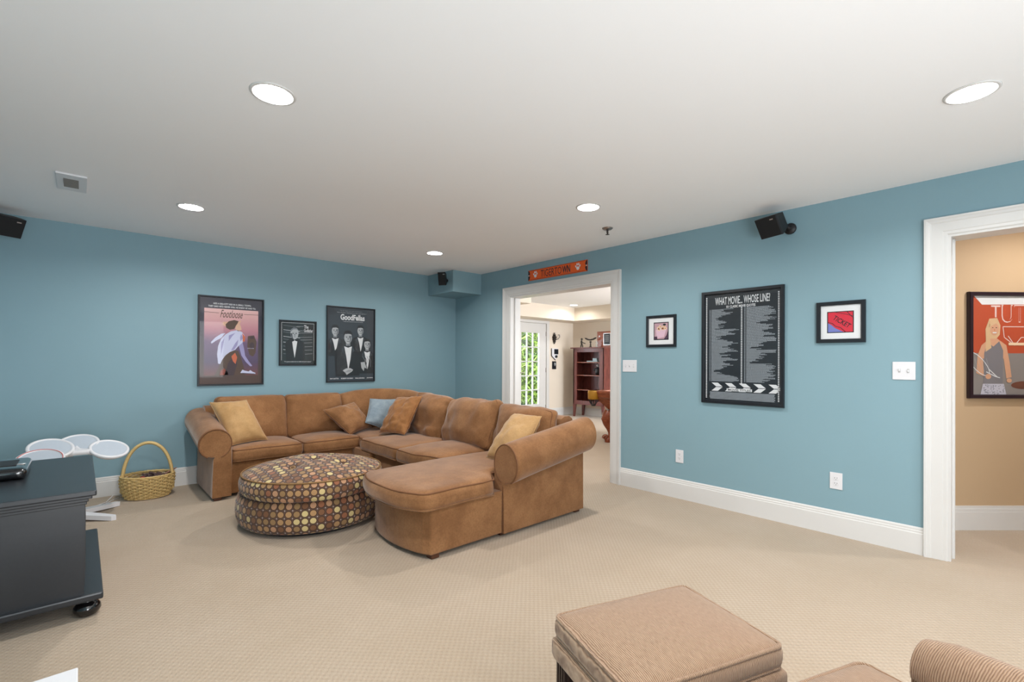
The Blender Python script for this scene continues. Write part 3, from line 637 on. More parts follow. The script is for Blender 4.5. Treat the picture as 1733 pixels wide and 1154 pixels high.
# ------------------------------------------------------------------ soft shapes
def cushion(hx, hy, hz, r, crown=.0, M=None, warp=None, amp=.004, seed=0, n=14, bulge=0.0, freq=5.0):
    """rounded box of half sizes, puffed top; returns (builder, pipe-path function)"""
    M = M or Matrix.Identity(4); off = Vector((seed*3.7, seed*1.3, 0))
    def shape(p):
        q = Vector((max(-hx+r, min(hx-r, p.x)), max(-hy+r, min(hy-r, p.y)), max(-hz+r, min(hz-r, p.z)))); d = p - q
        if d.length > 1e-9: p = q + d.normalized()*r
        a, b = min(1, abs(p.x)/hx), min(1, abs(p.y)/hy); k = (1-a**2.6)*(1-b**2.6)
        p.z += crown*k*(1 if p.z > 0 else -.15)
        if bulge: c_ = 1-(p.z/hz)**2; p.x += bulge*c_*(p.x/hx)**3; p.y += bulge*c_*(p.y/hy)**3
        if warp: p = warp(p)
        return p
    def final(p):
        p = shape(p); nz = noise.noise(p*freq + off)*amp + noise.noise(p*freq*2.7 + off)*amp*.45
        nv = Vector((noise.noise(p*freq+off+Vector((9, 0, 0))), noise.noise(p*freq+off+Vector((0, 9, 0))), 0))*amp*.7
        return M @ (p + Vector((0, 0, nz)) + nv)
    mp = lambda i: (lambda t: math.copysign(abs(t)**.72, t))(-1 + 2*i/n)
    vs = []; fs = []
    for ax in range(3):
        h = [hx, hy, hz]; a, b = [(1, 2), (0, 2), (0, 1)][ax]
        for sgn in (-1, 1):
            base = len(vs)
            for i in range(n+1):
                for j in range(n+1):
                    p = [0, 0, 0]; p[ax] = sgn*h[ax]; p[a] = mp(i)*h[a]; p[b] = mp(j)*h[b]; vs.append(final(Vector(p)))
            for i in range(n):
                for j in range(n):
                    k = base+i*(n+1)+j; fs.append([k, k+1, k+n+2, k+n+1])
    g = G().add(vs, fs, 0, True)
    def pipe(level=.29, rad=.0055, zf=1, steps=12):
        pts = []; o = r*level; ax_, ay_ = hx-r, hy-r
        for cx, cy, a0 in ((1, 1, 0), (-1, 1, 90), (-1, -1, 180), (1, -1, 270)):
            for k in range(5):
                a = radians(a0 + 90*k/4); pts.append(Vector((cx*ax_ + cos(a)*(r-o), cy*ay_ + sin(a)*(r-o), zf*(hz - o*.8))))
        full = []
        for i, p in enumerate(pts):
            q = pts[(i+1) % len(pts)]; full.append(p)
            if (q-p).length > .1:
                for k in range(1, steps): full.append(p.lerp(q, k/steps))
        out = []
        for p in full:
            z = p.z
            if warp: p = warp(p.copy())
            nz = noise.noise(p*freq + off)*amp; nv = Vector((noise.noise(p*freq+off+Vector((9, 0, 0))), noise.noise(p*freq+off+Vector((0, 9, 0))), 0))*amp*.7
            out.append(M @ (p + nv + Vector((0, 0, nz))))
        return G().tube(out, rad, 6, True)
    return g, pipe
def merge(g, d=.0004):
    """weld duplicate grid seams so the shading is smooth"""
    bm = bmesh.new(); vs = [bm.verts.new(v) for v in g.v]
    for f in g.f:
        try: bm.faces.new([vs[k] for k in f])
        except ValueError: pass
    bmesh.ops.remove_doubles(bm, verts=bm.verts[:], dist=d); out = G().bm(bm, 0, True); return out
def TR(loc, rz=0, rx=0, ry=0): return Matrix.Translation(loc) @ Matrix.Rotation(rz, 4, 'Z') @ Matrix.Rotation(ry, 4, 'Y') @ Matrix.Rotation(rx, 4, 'X')

# ------------------------------------------------------------------ sectional sofa
sofa = thing('sectional_sofa', 'large U-shaped tan suede sectional sofa with rolled arms and a chaise', 'sofa', (2.0, 4.1, 0))
g = G().box(.875, 2.3, 4.875, 5.60, .03, .325, .02); g.box(2.15, 3.085, 4.45, 5.60, .03, .325, .02); g.box(2.2, 3.085, 3.2, 4.7, .03, .325, .02)
obj('base', g, M_SUEDE, sofa)
def arc_front(p, amt, xf):     # bow the -x end outwards
    return p
# chaise base with bowed front
def chaise_outline(x0, x1, y0, y1, bow, n=14, corner=.03):
    pts = [(x1, y0), (x1, y1)]
    for k in range(n+1):
        t_ = k/n; y = y1 + (y0-y1)*t_; e = 4*t_*(1-t_); pts.append((x0 - bow*e**.8, y))
    return pts
pts = chaise_outline(1.62, 2.215, 2.508, 3.265, .085)
g = G(); g.prism(pts, (0, 0, 0), (1, 0, 0), (0, 1, 0), (0, 0, 1), .03, .33); g.box(2.2, 3.085, 2.53, 3.275, .03, .325); ob = obj('chaise_base', g, M_SUEDE, sofa)
bv = ob.modifiers.new('b', 'BEVEL'); bv.width = .012; bv.segments = 2; bv.limit_method = 'ANGLE'; bv.angle_limit = radians(50)
g = G().tube([(2.213, 2.503, .035), (2.213, 2.503, .36)], .006, 6); obj('seam', g, M_PIPE, sofa)
# rolled arms
def arm(name, start, u, v, L, zc, rise, rv, rz, inner, outer):
    start, u, v = Vector(start), Vector(u), Vector(v); secs = []; ring = None
    for i in range(15):
        t_ = i/14; zo = rise*t_; P = []
        P += [(-inner, .03), (-inner, zc*.5+zo*.5), (-inner, zc+zo-.02)]
        for k in range(21):
            a = radians(180 - k*240/20); P.append((rv*cos(a), zc+zo+rz*sin(a)))
        P += [(outer*.2, zc+zo-rz*.96), (outer, zc+zo-rz*1.12), (outer+.004, zc*.4), (outer+.006, .03)]
        e = .012*math.exp(-t_*30) if i else .014
        sec = []
        for a, z in P:
            pt = start + u*(L*t_) + v*a + Vector((0, 0, z)); nn = noise.noise(pt*4)*.006*(0 if a > outer*.9 and z < zc-rz else 1)
            sec.append(pt + Vector((0, 0, nn)) + v*nn)
        if i == 0:   # slightly rounded front edge
            cc = start + v*0 + Vector((0, 0, zc)); secs.append([q + (cc-q)*.06 if (q-cc).length < rz*1.3 else q for q in [s_ + u*(-.0) for s_ in sec]]); sec = [q + u*.012 for q in sec]
        secs.append(sec)
    a = obj(name, G().loft(secs, smooth=True), M_SUEDE, sofa)
    m = a.modifiers.new('e', 'EDGE_SPLIT'); m.split_angle = radians(55)
    ringp = [start + u*.002 + v*(rv*.985*cos(radians(th))) + Vector((0, 0, zc + rz*.985*sin(radians(th)))) for th in range(-62, 262, 12)]
    obj('piping', G().tube(ringp, .0055, 6), M_PIPE, a)
    return a
arm('rolled_arm', (.877, 4.815, 0), (0, 1, 0), (-1, 0, 0), .74, .505, .135, .128, .13, .128, .016)
arm('rolled_arm', (2.21, 2.478, 0), (1, 0, 0), (0, -1, 0), .88, .52, .13, .122, .142, .125, -.018)
# backs
def back_section(p0, p1, th, z0, h0, h1):
    p0, p1 = Vector(p0), Vector(p1); u = (p1-p0).normalized(); v = Vector((-u.y, u.x, 0)); L = (p1-p0).length; secs = []
    for i in range(9):
        t_ = i/8; h = h0 + (h1-h0)*t_ + noise.noise(Vector((i*.7, p0.x, p0.y)))*.006; c = p0 + u*L*t_
        P = [(-th/2, z0), (-th/2, h-.06), (-th/2+.02, h-.02), (-th*.15, h), (th*.2, h), (th/2-.015, h-.02), (th/2, h-.06), (th/2, z0)]
        secs.append([c + v*a + Vector((0, 0, z)) for a, z in P])
    return G().loft(secs)
obj('back_frame', back_section((.90, 5.50, 0), (2.55, 5.50, 0), .17, .03, .79, .81), M_SUEDE, sofa).modifiers.new('e', 'EDGE_SPLIT')
obj('back_frame', back_section((3.0, 5.3, 0), (3.0, 2.60, 0), .17, .03, .80, .79), M_SUEDE, sofa).modifiers.new('e', 'EDGE_SPLIT')
g = G().prism([(2.45, 5.58), (2.45, 5.42), (2.7, 5.3), (2.92, 5.1), (3.085, 5.1), (3.085, 5.35), (2.9, 5.5), (2.72, 5.58)], (0, 0, 0), (1, 0, 0), (0, 1, 0), (0, 0, 1), .03, .83); obj('back_frame', g, M_SUEDE, sofa)
# seat cushions
def seat(name, x0, x1, y0, y1, z0, z1, crown, seed, warp=None, r=.045, M=None, n=16):
    hx, hy, hz = (x1-x0)/2, (y1-y0)/2, (z1-z0)/2
    c, pipe = cushion(hx, hy, hz, min(r, hz*.98), crown, M or TR(((x0+x1)/2, (y0+y1)/2, (z0+z1)/2)), warp, .006, seed, n)
    o = obj(name, merge(c), M_SUEDE, sofa); obj('piping', pipe(), M_PIPE, o); obj('piping', pipe(zf=-1), M_SUEDE, o); return o
seat('seat_cushion', 1.005, 1.635, 4.82, 5.42, .315, .435, .035, 1)
seat('seat_cushion', 1.635, 2.235, 4.82, 5.42, .315, .435, .03, 2)
def cornerw(p):
    return p
seat('seat_cushion', 2.2, 2.90, 4.66, 5.40, .312, .43, .03, 3)
seat('seat_cushion', 2.13, 2.88, 3.90, 4.68, .322, .442, .03, 4)
seat('seat_cushion', 2.12, 2.88, 3.29, 3.905, .322, .445, .045, 5, warp=lambda p: Vector((p.x + (.09*max(0, -p.x/.38))*max(0, (-p.y/.31))*1.0, p.y, p.z)))
def bow(p):
    hx = .67; t_ = max(0, -p.x/hx); e = max(0, 1-(p.y/.40)**2)**.8
    k = min(1, max(0, (p.x + .06)/.06))          # narrower where it sits between the arms
    if p.y < -.23: p.y = -.23 + (p.y+.23)*(1 - .92*k)
    return Vector((p.x - .115*e*t_**3, p.y, p.z))
seat('chaise_cushion', 1.54, 2.88, 2.465, 3.295, .318, .442, .03, 6, warp=bow, r=.05, n=22)
# loose back cushions: width along local x, height along local y, thickness along z
def backc(name, c, w_, h_, th, rz, lean, seed, roll=0, m=M_SUEDE, amp=.013):
    M = Matrix.Translation(c) @ Matrix.Rotation(rz, 4, 'Z') @ Matrix.Rotation(roll, 4, 'Y') @ Matrix.Rotation(radians(90)-lean, 4, 'X')
    q, pipe = cushion(w_/2, h_/2, th/2*.55, th*.27, th*.34, M, None, amp, seed, 20, freq=6.5)
    o = obj(name, merge(q), m, sofa); obj('piping', pipe(level=.29, rad=.004), M_PIPE, o); return o
backc('back_cushion', (1.30, 5.36, .645), .66, .48, .20, 0, .20, 11)
backc('back_cushion', (1.92, 5.36, .645), .62, .47, .20, 0, .20, 12)
rzB = radians(-90)
backc('back_cushion', (2.81, 4.36, .64), .70, .49, .24, rzB, .32, 13, .07, amp=.034)
backc('back_cushion', (2.81, 3.64, .645), .78, .48, .25, rzB, .32, 14, -.03, amp=.028)
backc('back_cushion', (2.83, 2.93, .635), .68, .46, .22, rzB, .24, 15, .02, amp=.022)
# curved corner back cushion
path = [Vector((2.22, 5.38, 0)), Vector((2.42, 5.385, 0)), Vector((2.62, 5.33, 0)), Vector((2.77, 5.2, 0)), Vector((2.87, 5.0, 0)), Vector((2.90, 4.72, 0))]
tops = [.85, .885, .905, .905, .89, .85]; secs = []
def cr(a, t_):
    n_ = len(a)-1; x = t_*n_; i = min(int(x), n_-1); f = x-i; p0, p1, p2, p3 = a[max(i-1, 0)], a[i], a[i+1], a[min(i+2, n_)]
    return p1*1.0 + (p2-p0)*(f*.5) + (p0*2-p1*5+p2*4-p3)*(f*f*.5) + (p1*3-p0-p2*3+p3)*(f**3*.5)
for k in range(25):
    t_ = k/24; c = cr(path, t_); d = (cr(path, min(1, t_+.01)) - cr(path, max(0, t_-.01))).normalized(); v = Vector((d.y, -d.x, 0)); h = cr(tops, t_)
    fold = -.015*math.exp(-((t_-.55)/.03)**2); e = min(1, min(t_, 1-t_)/.05)**.5; P = []
    for a in range(20):
        th = 2*pi*a/20; x = .085*e*math.copysign(abs(cos(th))**.7, cos(th)); z = math.copysign(abs(sin(th))**.6, sin(th))
        zz = .42 + (h-.42)*(z+1)/2; lean = -(zz-.42)*.22
        q = c - v*0 + v*(x*1.0 + lean + fold + .02); q.z = zz + noise.noise(q*6)*.006; P.append(q)
    secs.append(P)
obj('corner_back_cushion', G().loft(secs), M_SUEDE, sofa)
# feet
for x, y in ((.90, 4.86), (.90, 5.55), (1.66, 2.55), (1.64, 3.23), (3.05, 2.55), (3.05, 5.55), (2.25, 2.57)):
    obj('foot', G().box(x-.03, x+.03, y-.03, y+.03, 0, .032, .006), M_FOOT, sofa)

# throw pillows: four corner points and a thickness
def pillow(label, TL, TRc, BR, BL, th, m, seed, group=None, amp=.012, flange=0, wr=1.0):
    TL, TRc, BR, BL = map(Vector, (TL, TRc, BR, BL)); ct = (TL+TRc+BR+BL)/4
    nrm = (TRc-BL).cross(TL-BR).normalized()
    if nrm.dot(Vector((0, 0, 1.25)) - ct) < 0: nrm = -nrm
    n = 26; t = thing('throw_pillow', label, 'pillow', (ct.x, ct.y, min(TL.z, BR.z, BL.z, TRc.z)), 0, group); vs = []; fs = []
    for side in (1, -1):
        b = len(vs)
        for i in range(n+1):
            for j in range(n+1):
                u, v = -1+2*i/n, -1+2*j/n; uu = math.copysign(abs(u)**.85, u); vv = math.copysign(abs(v)**.85, v)
                a = .055*(1-vv*vv)*uu; c_ = .055*(1-uu*uu)*vv; px, py = uu - a, vv - c_; px, py = (px+1)/2, (py+1)/2
                p = (BL*(1-px)+BR*px)*(1-py) + (TL*(1-px)+TRc*px)*py
                h = max(0, (1-uu**2))**.5 * max(0, (1-vv**2))**.5; h = h**.85
                sd = Vector((seed*5.1, seed*2.3, seed)); wv = noise.noise(p*9+sd)*amp*h + noise.noise(p*22+sd)*amp*.4*min(1, h*3)*wr
                vs.append(p + nrm*side*(th/2*h + wv*side + .001))
        for i in range(n):
            for j in range(n):
                k = b+i*(n+1)+j; fs.append([k, k+1, k+n+2, k+n+1])
    obj('pillow_cover', merge(G().add(vs, fs, 0, True), .0022), m, t)
    e = []
    for i in range(n): e.append((-1+2*i/n, -1))
    for i in range(n): e.append((1, -1+2*i/n))
    for i in range(n): e.append((1-2*i/n, 1))
    for i in range(n): e.append((-1, 1-2*i/n))
    pp = []
    for u, v in e:
        uu = math.copysign(abs(u)**.85, u); vv = math.copysign(abs(v)**.85, v); px = (uu - .055*(1-vv*vv)*uu + 1)/2; py = (vv - .055*(1-uu*uu)*vv + 1)/2
        pp.append((BL*(1-px)+BR*px)*(1-py) + (TL*(1-px)+TRc*px)*py)
    obj('edge_cord', G().tube(pp, .004, 6, True), m, t)
    return t
pillow('gold velvet throw pillow leaning on the sofa beside its left rolled arm', (.905, 5.25, .84), (1.215, 5.23, .848), (1.345, 4.99, .475), (1.02, 4.97, .452), .20, M_GOLD, 1, 'throw pillows', .016, wr=1.5)
pillow('tan suede throw pillow standing on its corner near the blue pillow', (1.925, 5.12, .712), (2.325, 5.24, .765), (2.455, 5.06, .490), (2.155, 4.94, .445), .18, M_SUEDE, 2, 'throw pillows', .018, wr=1.8)
pillow('slate blue throw pillow in the corner of the sofa', (2.49, 5.17, .80), (2.85, 5.10, .785), (2.57, 4.93, .45), (2.345, 4.98, .555), .12, M_BLUEV, 3, 'throw pillows', .006, wr=1.8)
pillow('dark tan wrinkled throw pillow leaning against the blue pillow', (2.66, 4.84, .83), (2.73, 4.42, .865), (2.47, 4.34, .485), (2.37, 4.70, .478), .16, M_SUEDE2, 4, 'throw pillows', .022, wr=2.0)
pillow('gold velvet throw pillow tucked behind the right rolled arm', (2.74, 2.96, .80), (2.74, 2.64, .805), (2.42, 2.56, .46), (2.42, 2.95, .47), .19, M_GOLD, 5, 'throw pillows', .016, wr=1.5)

# ------------------------------------------------------------------ round two-tier ottoman
OC = Vector((1.385, 3.87, 0)); OC2 = Vector((1.365, 3.80, 0))
ot = thing('round_ottoman', 'round two-tier tufted ottoman with brown and cream dots', 'ottoman', OC)
def tier(c, z0, z1, R, dome, tufts, tilt=0):
    vs = []; fs = []; uv = []; N = 120; prof = []
    zm = (z0+z1)/2; h = (z1-z0)/2
    for k in range(5): prof.append((R-.06 + .03*k/4*0 - .25*(1-k/4)*.0, z0))
    prof = [(R*.4, z0+.004), (R-.065, z0+.002)]
    for k in range(0, 13):
        a = radians(-80 + 160*k/12); prof.append((R-.045 + .045*cos(a)**.8, zm + h*sin(a)*1.0))
    nside = len(prof)
    for k in range(1, 25): prof.append(((R-.045+.045*cos(radians(80))**.8)*(1-k/24) + .0, z1 + dome*(1-(1-k/24)**2.2)))
    for i, (r, z) in enumerate(prof):
        for k in range(N):
            th = 2*pi*k/N; x, y = r*cos(th), r*sin(th); zz = z
            if i >= nside-2:
                for tx, ty in tufts:
                    d2 = (x-tx)**2+(y-ty)**2; zz -= .032*math.exp(-d2/.0022) + .010*math.exp(-d2/.012)
                zz += noise.noise(Vector((x*6, y*6, z0)))*.004
            vs.append((c.x+x, c.y+y, zz + tilt*x))
    for i in range(len(prof)-1):
        for k in range(N):
            f = [i*N+k, i*N+(k+1) % N, (i+1)*N+(k+1) % N, (i+1)*N+k]; fs.append(f)
            if i < nside-1: th0, th1 = 2*pi*k/N*.53, 2*pi*(k+1)/N*.53; zz0, zz1 = prof[i][1], prof[i+1][1]; uv.append([(th0, zz0), (th1, zz0), (th1, zz1), (th0, zz1)])
            else: uv.append([(vs[q][0]-c.x+.01, vs[q][1]-c.y+.02) for q in f])
    return G().add(vs, fs, 0, True, uv)
obj('lower_cushion', tier(OC, .03, .262, .545, .012, []), M_DOTS, ot)
up = obj('upper_cushion', tier(OC2, .266, .405, .52, .085, [(0, 0), (.2, .14), (-.2, -.12), (.15, -.2), (-.14, .21)]), M_DOTS, ot)
for i, (tx, ty) in enumerate([(0, 0), (.2, .14), (-.2, -.12), (.15, -.2), (-.14, .21)]):
    g = G().lathe([(0, 0), (.012, 0), (.010, .006), (0, .009)], (OC2.x+tx, OC2.y+ty, .452), 12); obj('button', g, mat('ottoman_button', sc(104, 74, 52), None, 40, .8), up)
K_OP = mat('ottoman_piping', sc(132, 98, 58), None, 40, .8)
for z, R in ((.401, .503),): obj('piping', G().tube([(OC2.x+R*cos(2*pi*k/80), OC2.y+R*sin(2*pi*k/80), z) for k in range(80)], .006, 6, True), K_OP, up)
obj('plinth', G().lathe([(0, 0), (.45, 0), (.45, .04), (0, .04)], OC, 48), M_SLOT, ot)

# ------------------------------------------------------------------ black console, seen end-on
co = thing('media_console', 'black painted wooden media console seen end-on at the left edge', 'console', (-.25, 3.6, 0))
Y1, Y2 = 3.055, 4.10
obj('top', G().box(-.60, .06, 3.01, 4.14, .596, .622, .006), M_TVBLACK, co)
g = G().box(-.60, .045, 3.022, 4.128, .582, .597, .004).box(-.585, .032, 3.036, 4.112, .566, .583, .004).box(-.575, .026, 3.046, 4.105, .552, .567, .003); obj('cornice', g, M_TVBLACK, co)
obj('body', G().box(-.56, .018, Y1, Y2, .12, .553), M_TVBLACK, co)
obj('plinth', G().box(-.60, .088, 3.028, 4.19, .088, .122, .008), M_TVBLACK, co)
for k in range(2):
    y0, y1 = Y1+.03+k*.51, Y1+.52+k*.51; d = obj('door', G().box(.017, .0205, y0, y1, .15, .535, .003), M_TVBLACK, co)
    obj('door_panel', G().box(.020, .0225, y0+.06, y1-.06, .21, .475, .002), M_TVBLACK, d)
for x in (.030, -.54):
    for y in (3.105, 4.11):
        obj('bun_foot', G().lathe([(0, 0), (.030, .001), (.046, .010), (.054, .030), (.051, .048), (.040, .062), (.030, .069), (.030, .076), (.042, .082), (.042, .09), (0, .09)], (x, y, 0), 28), M_GLOSSB, co)
# glossy black device on the console
t = thing('game_console', 'low glossy black electronic device on top of the black console', 'electronics', (-.33, 3.72, .622))
g, _ = cushion(.12, .205, .028, .022, .004, TR((-.325, 3.715, .652)), None, 0, 0, 10); obj('housing', merge(g), M_GLOSSB, t)
obj('vent_panel', G().box(-.36, -.25, 3.62, 3.80, .682, .6865, .002), M_SPEAKER, t)
obj('badge', G().lathe([(0, .002), (.018, .002), (.02, 0)], (-.235, 3.66, .6825), 16), M_SILVER, t)
# ------------------------------------------------------------------ electronic drum kit behind the console
dk = thing('electronic_drum_kit', 'white electronic toy drum kit with grey round pads behind the black console', 'drum kit', (-.05, 5.0, 0))
pads = [(-.165, 4.97, .572, .135), (-.013, 5.08, .578, .13), (.172, 4.98, .528, .128), (-.215, 4.80, .52, .135)]
nrm = Vector((.06, -.30, .95)).normalized()
for i, (x, y, z, r) in enumerate(pads):
    Mr = Vector((0, 0, 1)).rotation_difference(Vector(((.10, -.04, .16, -.02)[i], -.42, .9)).normalized()).to_matrix()
    o = obj('drum_pad', G().lathe([(0, -.045), (r*.7, -.043), (r*.93, -.018), (r, -.008), (r, .004), (r*.95, .009), (r*.86, .008), (r*.84, .003)], (x, y, z), 40, Mr), M_PLASTICW, dk)
    obj('pad_face', G().lathe([(0, .0045), (r*.845, .0035)], (x, y, z), 40, Mr), M_PADG, o)
    if i == 3: obj('accent_ring', G().tube([Vector((x, y, z)) + Mr @ Vector((r*.9*cos(a/20*pi), r*.9*sin(a/20*pi), .0095)) for a in range(40)], .003, 6, True), mat('red_ring', sc(206, 110, 110), None, 5, .4), o)
g = G().box(-.085, .06, 4.93, 5.05, .505, .545, .015); g.tube([(-.01, 5.0, .53), (.10, 4.99, .505), (.15, 4.98, .49)], .022, 8); g.tube([(-.02, 5.0, .53), (-.02, 5.06, .545)], .025, 8); g.tube([(-.04, 4.99, .53), (-.14, 4.97, .54)], .022, 8); g.tube([(-.06, 4.97, .52), (-.18, 4.84, .49)], .02, 8)
obj('hub', g, M_PLASTICW, dk)
for s, (ex, ey) in (((-.1), (.255, 5.235)), ((.1), (.21, 4.775)), ((0), (-.36, 4.80)), ((0), (-.36, 5.2))):
    a, b = Vector((-.075, 5.0, .05)), Vector((ex, ey, .018)); d = (b-a).normalized(); q = Vector((-d.y, d.x, 0)).normalized()
    f = G().prism([(-.0, -.05), ((b-a).length-.02, -.022), ((b-a).length, 0), ((b-a).length-.02, .022), (0, .05)], a, d, q, Vector((0, 0, 1)), -.018, .016); obj('leg', f, M_PLASTICW, dk)
obj('post', G().tube([(-.075, 5.0, .02), (-.06, 5.0, .52)], .02, 12), M_PLASTICW, dk)
g = G().tube([(.10, 5.32, .006), (.17, 5.40, .006), (.22, 5.52, .03), (.30, 5.55, .008), (.22, 5.45, .006), (.14, 5.30, .006)], .003, 6); obj('cable', g, M_PLASTICW, dk)

# ------------------------------------------------------------------ wicker basket
bc = Vector((.455, 5.40, 0)); bk = thing('wicker_basket', 'golden wicker basket with a tall arched handle on the carpet by the wall', 'basket', bc)
A_, B_ = .185, .155; ang = radians(-12)
def bpt(th, k, z): x, y = A_*k*cos(th), B_*k*sin(th); return Vector((bc.x + x*cos(ang)-y*sin(ang), bc.y + x*sin(ang)+y*cos(ang), z))
def brad(z): s_ = z/.20; return .84 + .20*sin(min(1, s_)*pi*.62) + .02*s_
g = G(); NS = 30
for r_ in range(13):
    z = .012 + r_*.0146; pts = []
    for k in range(NS*4):
        th = 2*pi*k/(NS*4); wv = .045*sin(NS/2*th*1.0 + (pi if r_ % 2 else 0)); pts.append(bpt(th, brad(z) + wv, z + .0016*noise.noise(Vector((k*.3, r_, 0)))))
    g.tube(pts, .0062, 5, True)
obj('woven_sides', g, M_WICKER, bk)
g = G()
for k in range(NS): th = 2*pi*(k+.5)/NS; g.tube([bpt(th, brad(z), z) for z in (.006, .06, .12, .17, .198)], .004, 5)
obj('stakes', tag(g, None) if False else g, M_WICKER, bk)
g = G().tube([bpt(2*pi*k/60, brad(.197)+.015*sin(k*2.1), .201+.004*sin(k*2.1)) for k in range(60)], .0085, 6, True); g.tube([bpt(2*pi*k/60, brad(.197)-.015*sin(k*2.1), .201-.004*sin(k*2.1)) for k in range(60)], .007, 6, True); obj('rim', g, M_WICKER, bk)
obj('bottom', G().lathe([(0, .004), (1, .004), (1, .012), (0, .012)], (0, 0, 0), 40), M_WICKER, bk)
bo = bk.children[-1] if bk.children else None
ob = [o for o in C.objects if o.name.startswith('bottom')][-1]
for v in ob.data.vertices:
    x, y, z = v.co + bc; th = math.atan2(y, x); k = math.hypot(x, y); q = bpt(th, k*.84, z); v.co = q - bc
pts = []
for k in range(25):
    a = pi*k/24; s_ = cos(a); h = .06 + .43*sin(a)**.75 if sin(a) > 0 else .06
    pts.append(bpt(0, 1.0, 0)*(1+s_)/2 + bpt(pi, 1.0, 0)*(1-s_)/2 + Vector((0, 0, h)))
g = G().tube(pts, .016, 8, flat=.35, up=(1, 0, 0)) if False else G().tube(pts, .019, 8, flat=.75, up=(1, 0, .2)); obj('handle', g, M_WICKER, bk)
M_STICK = mat('brown_stick', sc(150, 104, 84), None, 20, .5)
for k, (a, b) in enumerate((((.40, 5.36, .10), (.655, 5.37, .235)), ((.42, 5.40, .10), (.672, 5.405, .232)))):
    single('drumstick', G().tube([a, Vector(a).lerp(Vector(b), .85), b], [.008, .0075, .004], 8), M_STICK, ('reddish wooden stick in the basket, the lower of two poking out of its right side', 'reddish wooden stick in the basket, the upper of two poking out of its right side')[k], 'stick')
g = G()
for k in range(26):
    a = k*2.4; r = .02+.045*random.random(); g.tube([(.475+r*cos(a)*1.3, 5.40+r*sin(a), .12), (.475+r*cos(a)*1.5+.02, 5.40+r*sin(a)*1.1, .16+.02*random.random()), (.50+r*cos(a+.8)*1.8, 5.40+r*sin(a+.8)*1.3, .185+.022*random.random())], .010, 6)
g.lathe([(0, .02), (.07, .02), (.10, .12), (.07, .13), (0, .14)], (.47, 5.40, 0), 20); single('basket_filling', g, mat('dark_plaid_cloth', sc(58, 46, 48), sc(110, 84, 82), 40, .8), 'dark bundle of odds and ends heaped inside the wicker basket', 'bundle')
g = G().lathe([(0, -.022), (.016, -.016), (.026, 0), (.016, .016), (0, .022)], (.41, 5.31, .185), 16); single('red_ball', g, mat('red_toy', sc(176, 50, 48), None, 20, .5), 'small red rounded object inside the wicker basket', 'toy')

# ------------------------------------------------------------------ ribbed chenille footstool and armchair (foreground)
ST = Vector((1.30, .74, 0)); e1 = Vector((.942, -.335, 0)); sang = math.atan2(e1.y, e1.x)
st = thing('footstool', 'square tan ribbed chenille footstool with dark wooden legs in the foreground', 'footstool', ST, sang)
def L(name, g, m, par=None): return obj(name, g, m, par or st, world=False)
g, pipe = cushion(.272, .203, .036, .03, .022, TR((0, 0, .413)), None, .0015, 31, 18); q = L('seat_cushion', merge(g), M_TWEED)
L('piping', pipe(rad=.006), M_TWEED, q); L('piping', pipe(rad=.005, zf=-1), M_TWEED, q)
g, _ = cushion(.276, .207, .034, .018, 0, TR((0, 0, .345)), None, .001, 32, 12); L('upholstered_rail', merge(g), M_TWEED)
for x in (-.235, .235):
    for y in (-.165, .165):
        g = G().box(x-.026, x+.026, y-.026, y+.026, 0, .315, .004)
        for k in (-1, 0, 1): g.box(x+k*.014-.0035, x+k*.014+.0035, y-.0285, y+.0285, .03, .315, .0015); g.box(x-.0285, x+.0285, y+k*.014-.0035, y+k*.014+.0035, .03, .315, .0015)
        L('leg', g, M_DARKWOOD)
# armchair: local x = its right in the picture, local y = its front
f2 = Vector((.335, .942, 0)); AC = Vector((1.585, .31, 0)) - e1*.30 - f2*.33
ac = thing('armchair', 'tan ribbed chenille armchair cut off by the bottom edge of the picture', 'armchair', AC, sang)
def L2(name, g, m, par=None): return obj(name, g, m, par or ac, world=False)
g, pipe = cushion(.30, .33, .06, .045, .03, TR((0, 0, .392)), None, .004, 41, 18); q = L2('seat_cushion', merge(g), M_TWEED); L2('piping', pipe(rad=.006), M_TWEED, q); L2('piping', pipe(rad=.005, zf=-1), M_TWEED, q)
L2('base', G().box(-.37, .37, -.36, .25, .12, .315, .02), M_TWEED)
for sgn in (-1, 1):
    secs = []
    for i in range(13):
        t_ = i/12; y = .205 - t_*.60; P = [(-.055, .14), (-.055, .46)]
        k0 = (1-(1-min(1, t_/.12))**2)**.5*.12+.88 if i else .80
        for k in range(17): a = radians(200 - k*220/16); P.append((.078*k0*cos(a), .474 + (t_*.04) + .078*k0*sin(a)))
        P += [(.055, .46), (.055, .14)]
        secs.append([Vector((sgn*.372 + a*1.0 + (.0 if sgn > 0 else 0), y + (.0 if i else .012), z)) for a, z in P])
    a_ = L2('rolled_arm', G().loft(secs), M_TWEEDY)
    m_ = a_.modifiers.new('e', 'EDGE_SPLIT'); m_.split_angle = radians(60)
g, _ = cushion(.30, .24, .07, .05, .03, TR((0, -.36, .62), rx=radians(80)), None, .004, 44, 14); L2('back_cushion', merge(g), M_TWEED)
g, _ = cushion(.40, .30, .06, .05, 0, TR((0, -.47, .52), rx=radians(82)), None, .003, 45, 12); L2('backrest', merge(g), M_TWEED)
for x in (-.32, .32):
    for y in (-.32, .2): L2('leg', G().box(x-.025, x+.025, y-.025, y+.025, 0, .125, .004), M_DARKWOOD)
# white box near the lower left corner
wb = thing('white_box', 'white plastic box standing on the carpet at the bottom left corner', 'box', (-.10, 1.88, 0))
obj('shell', G().box(-.22, -.003, 1.80, 1.97, 0, .30, .006, seg=3), M_PLASTICW, wb)
obj('lid', G().box(-.223, 0, 1.797, 1.973, .285, .302, .004), M_PLASTICW, wb)

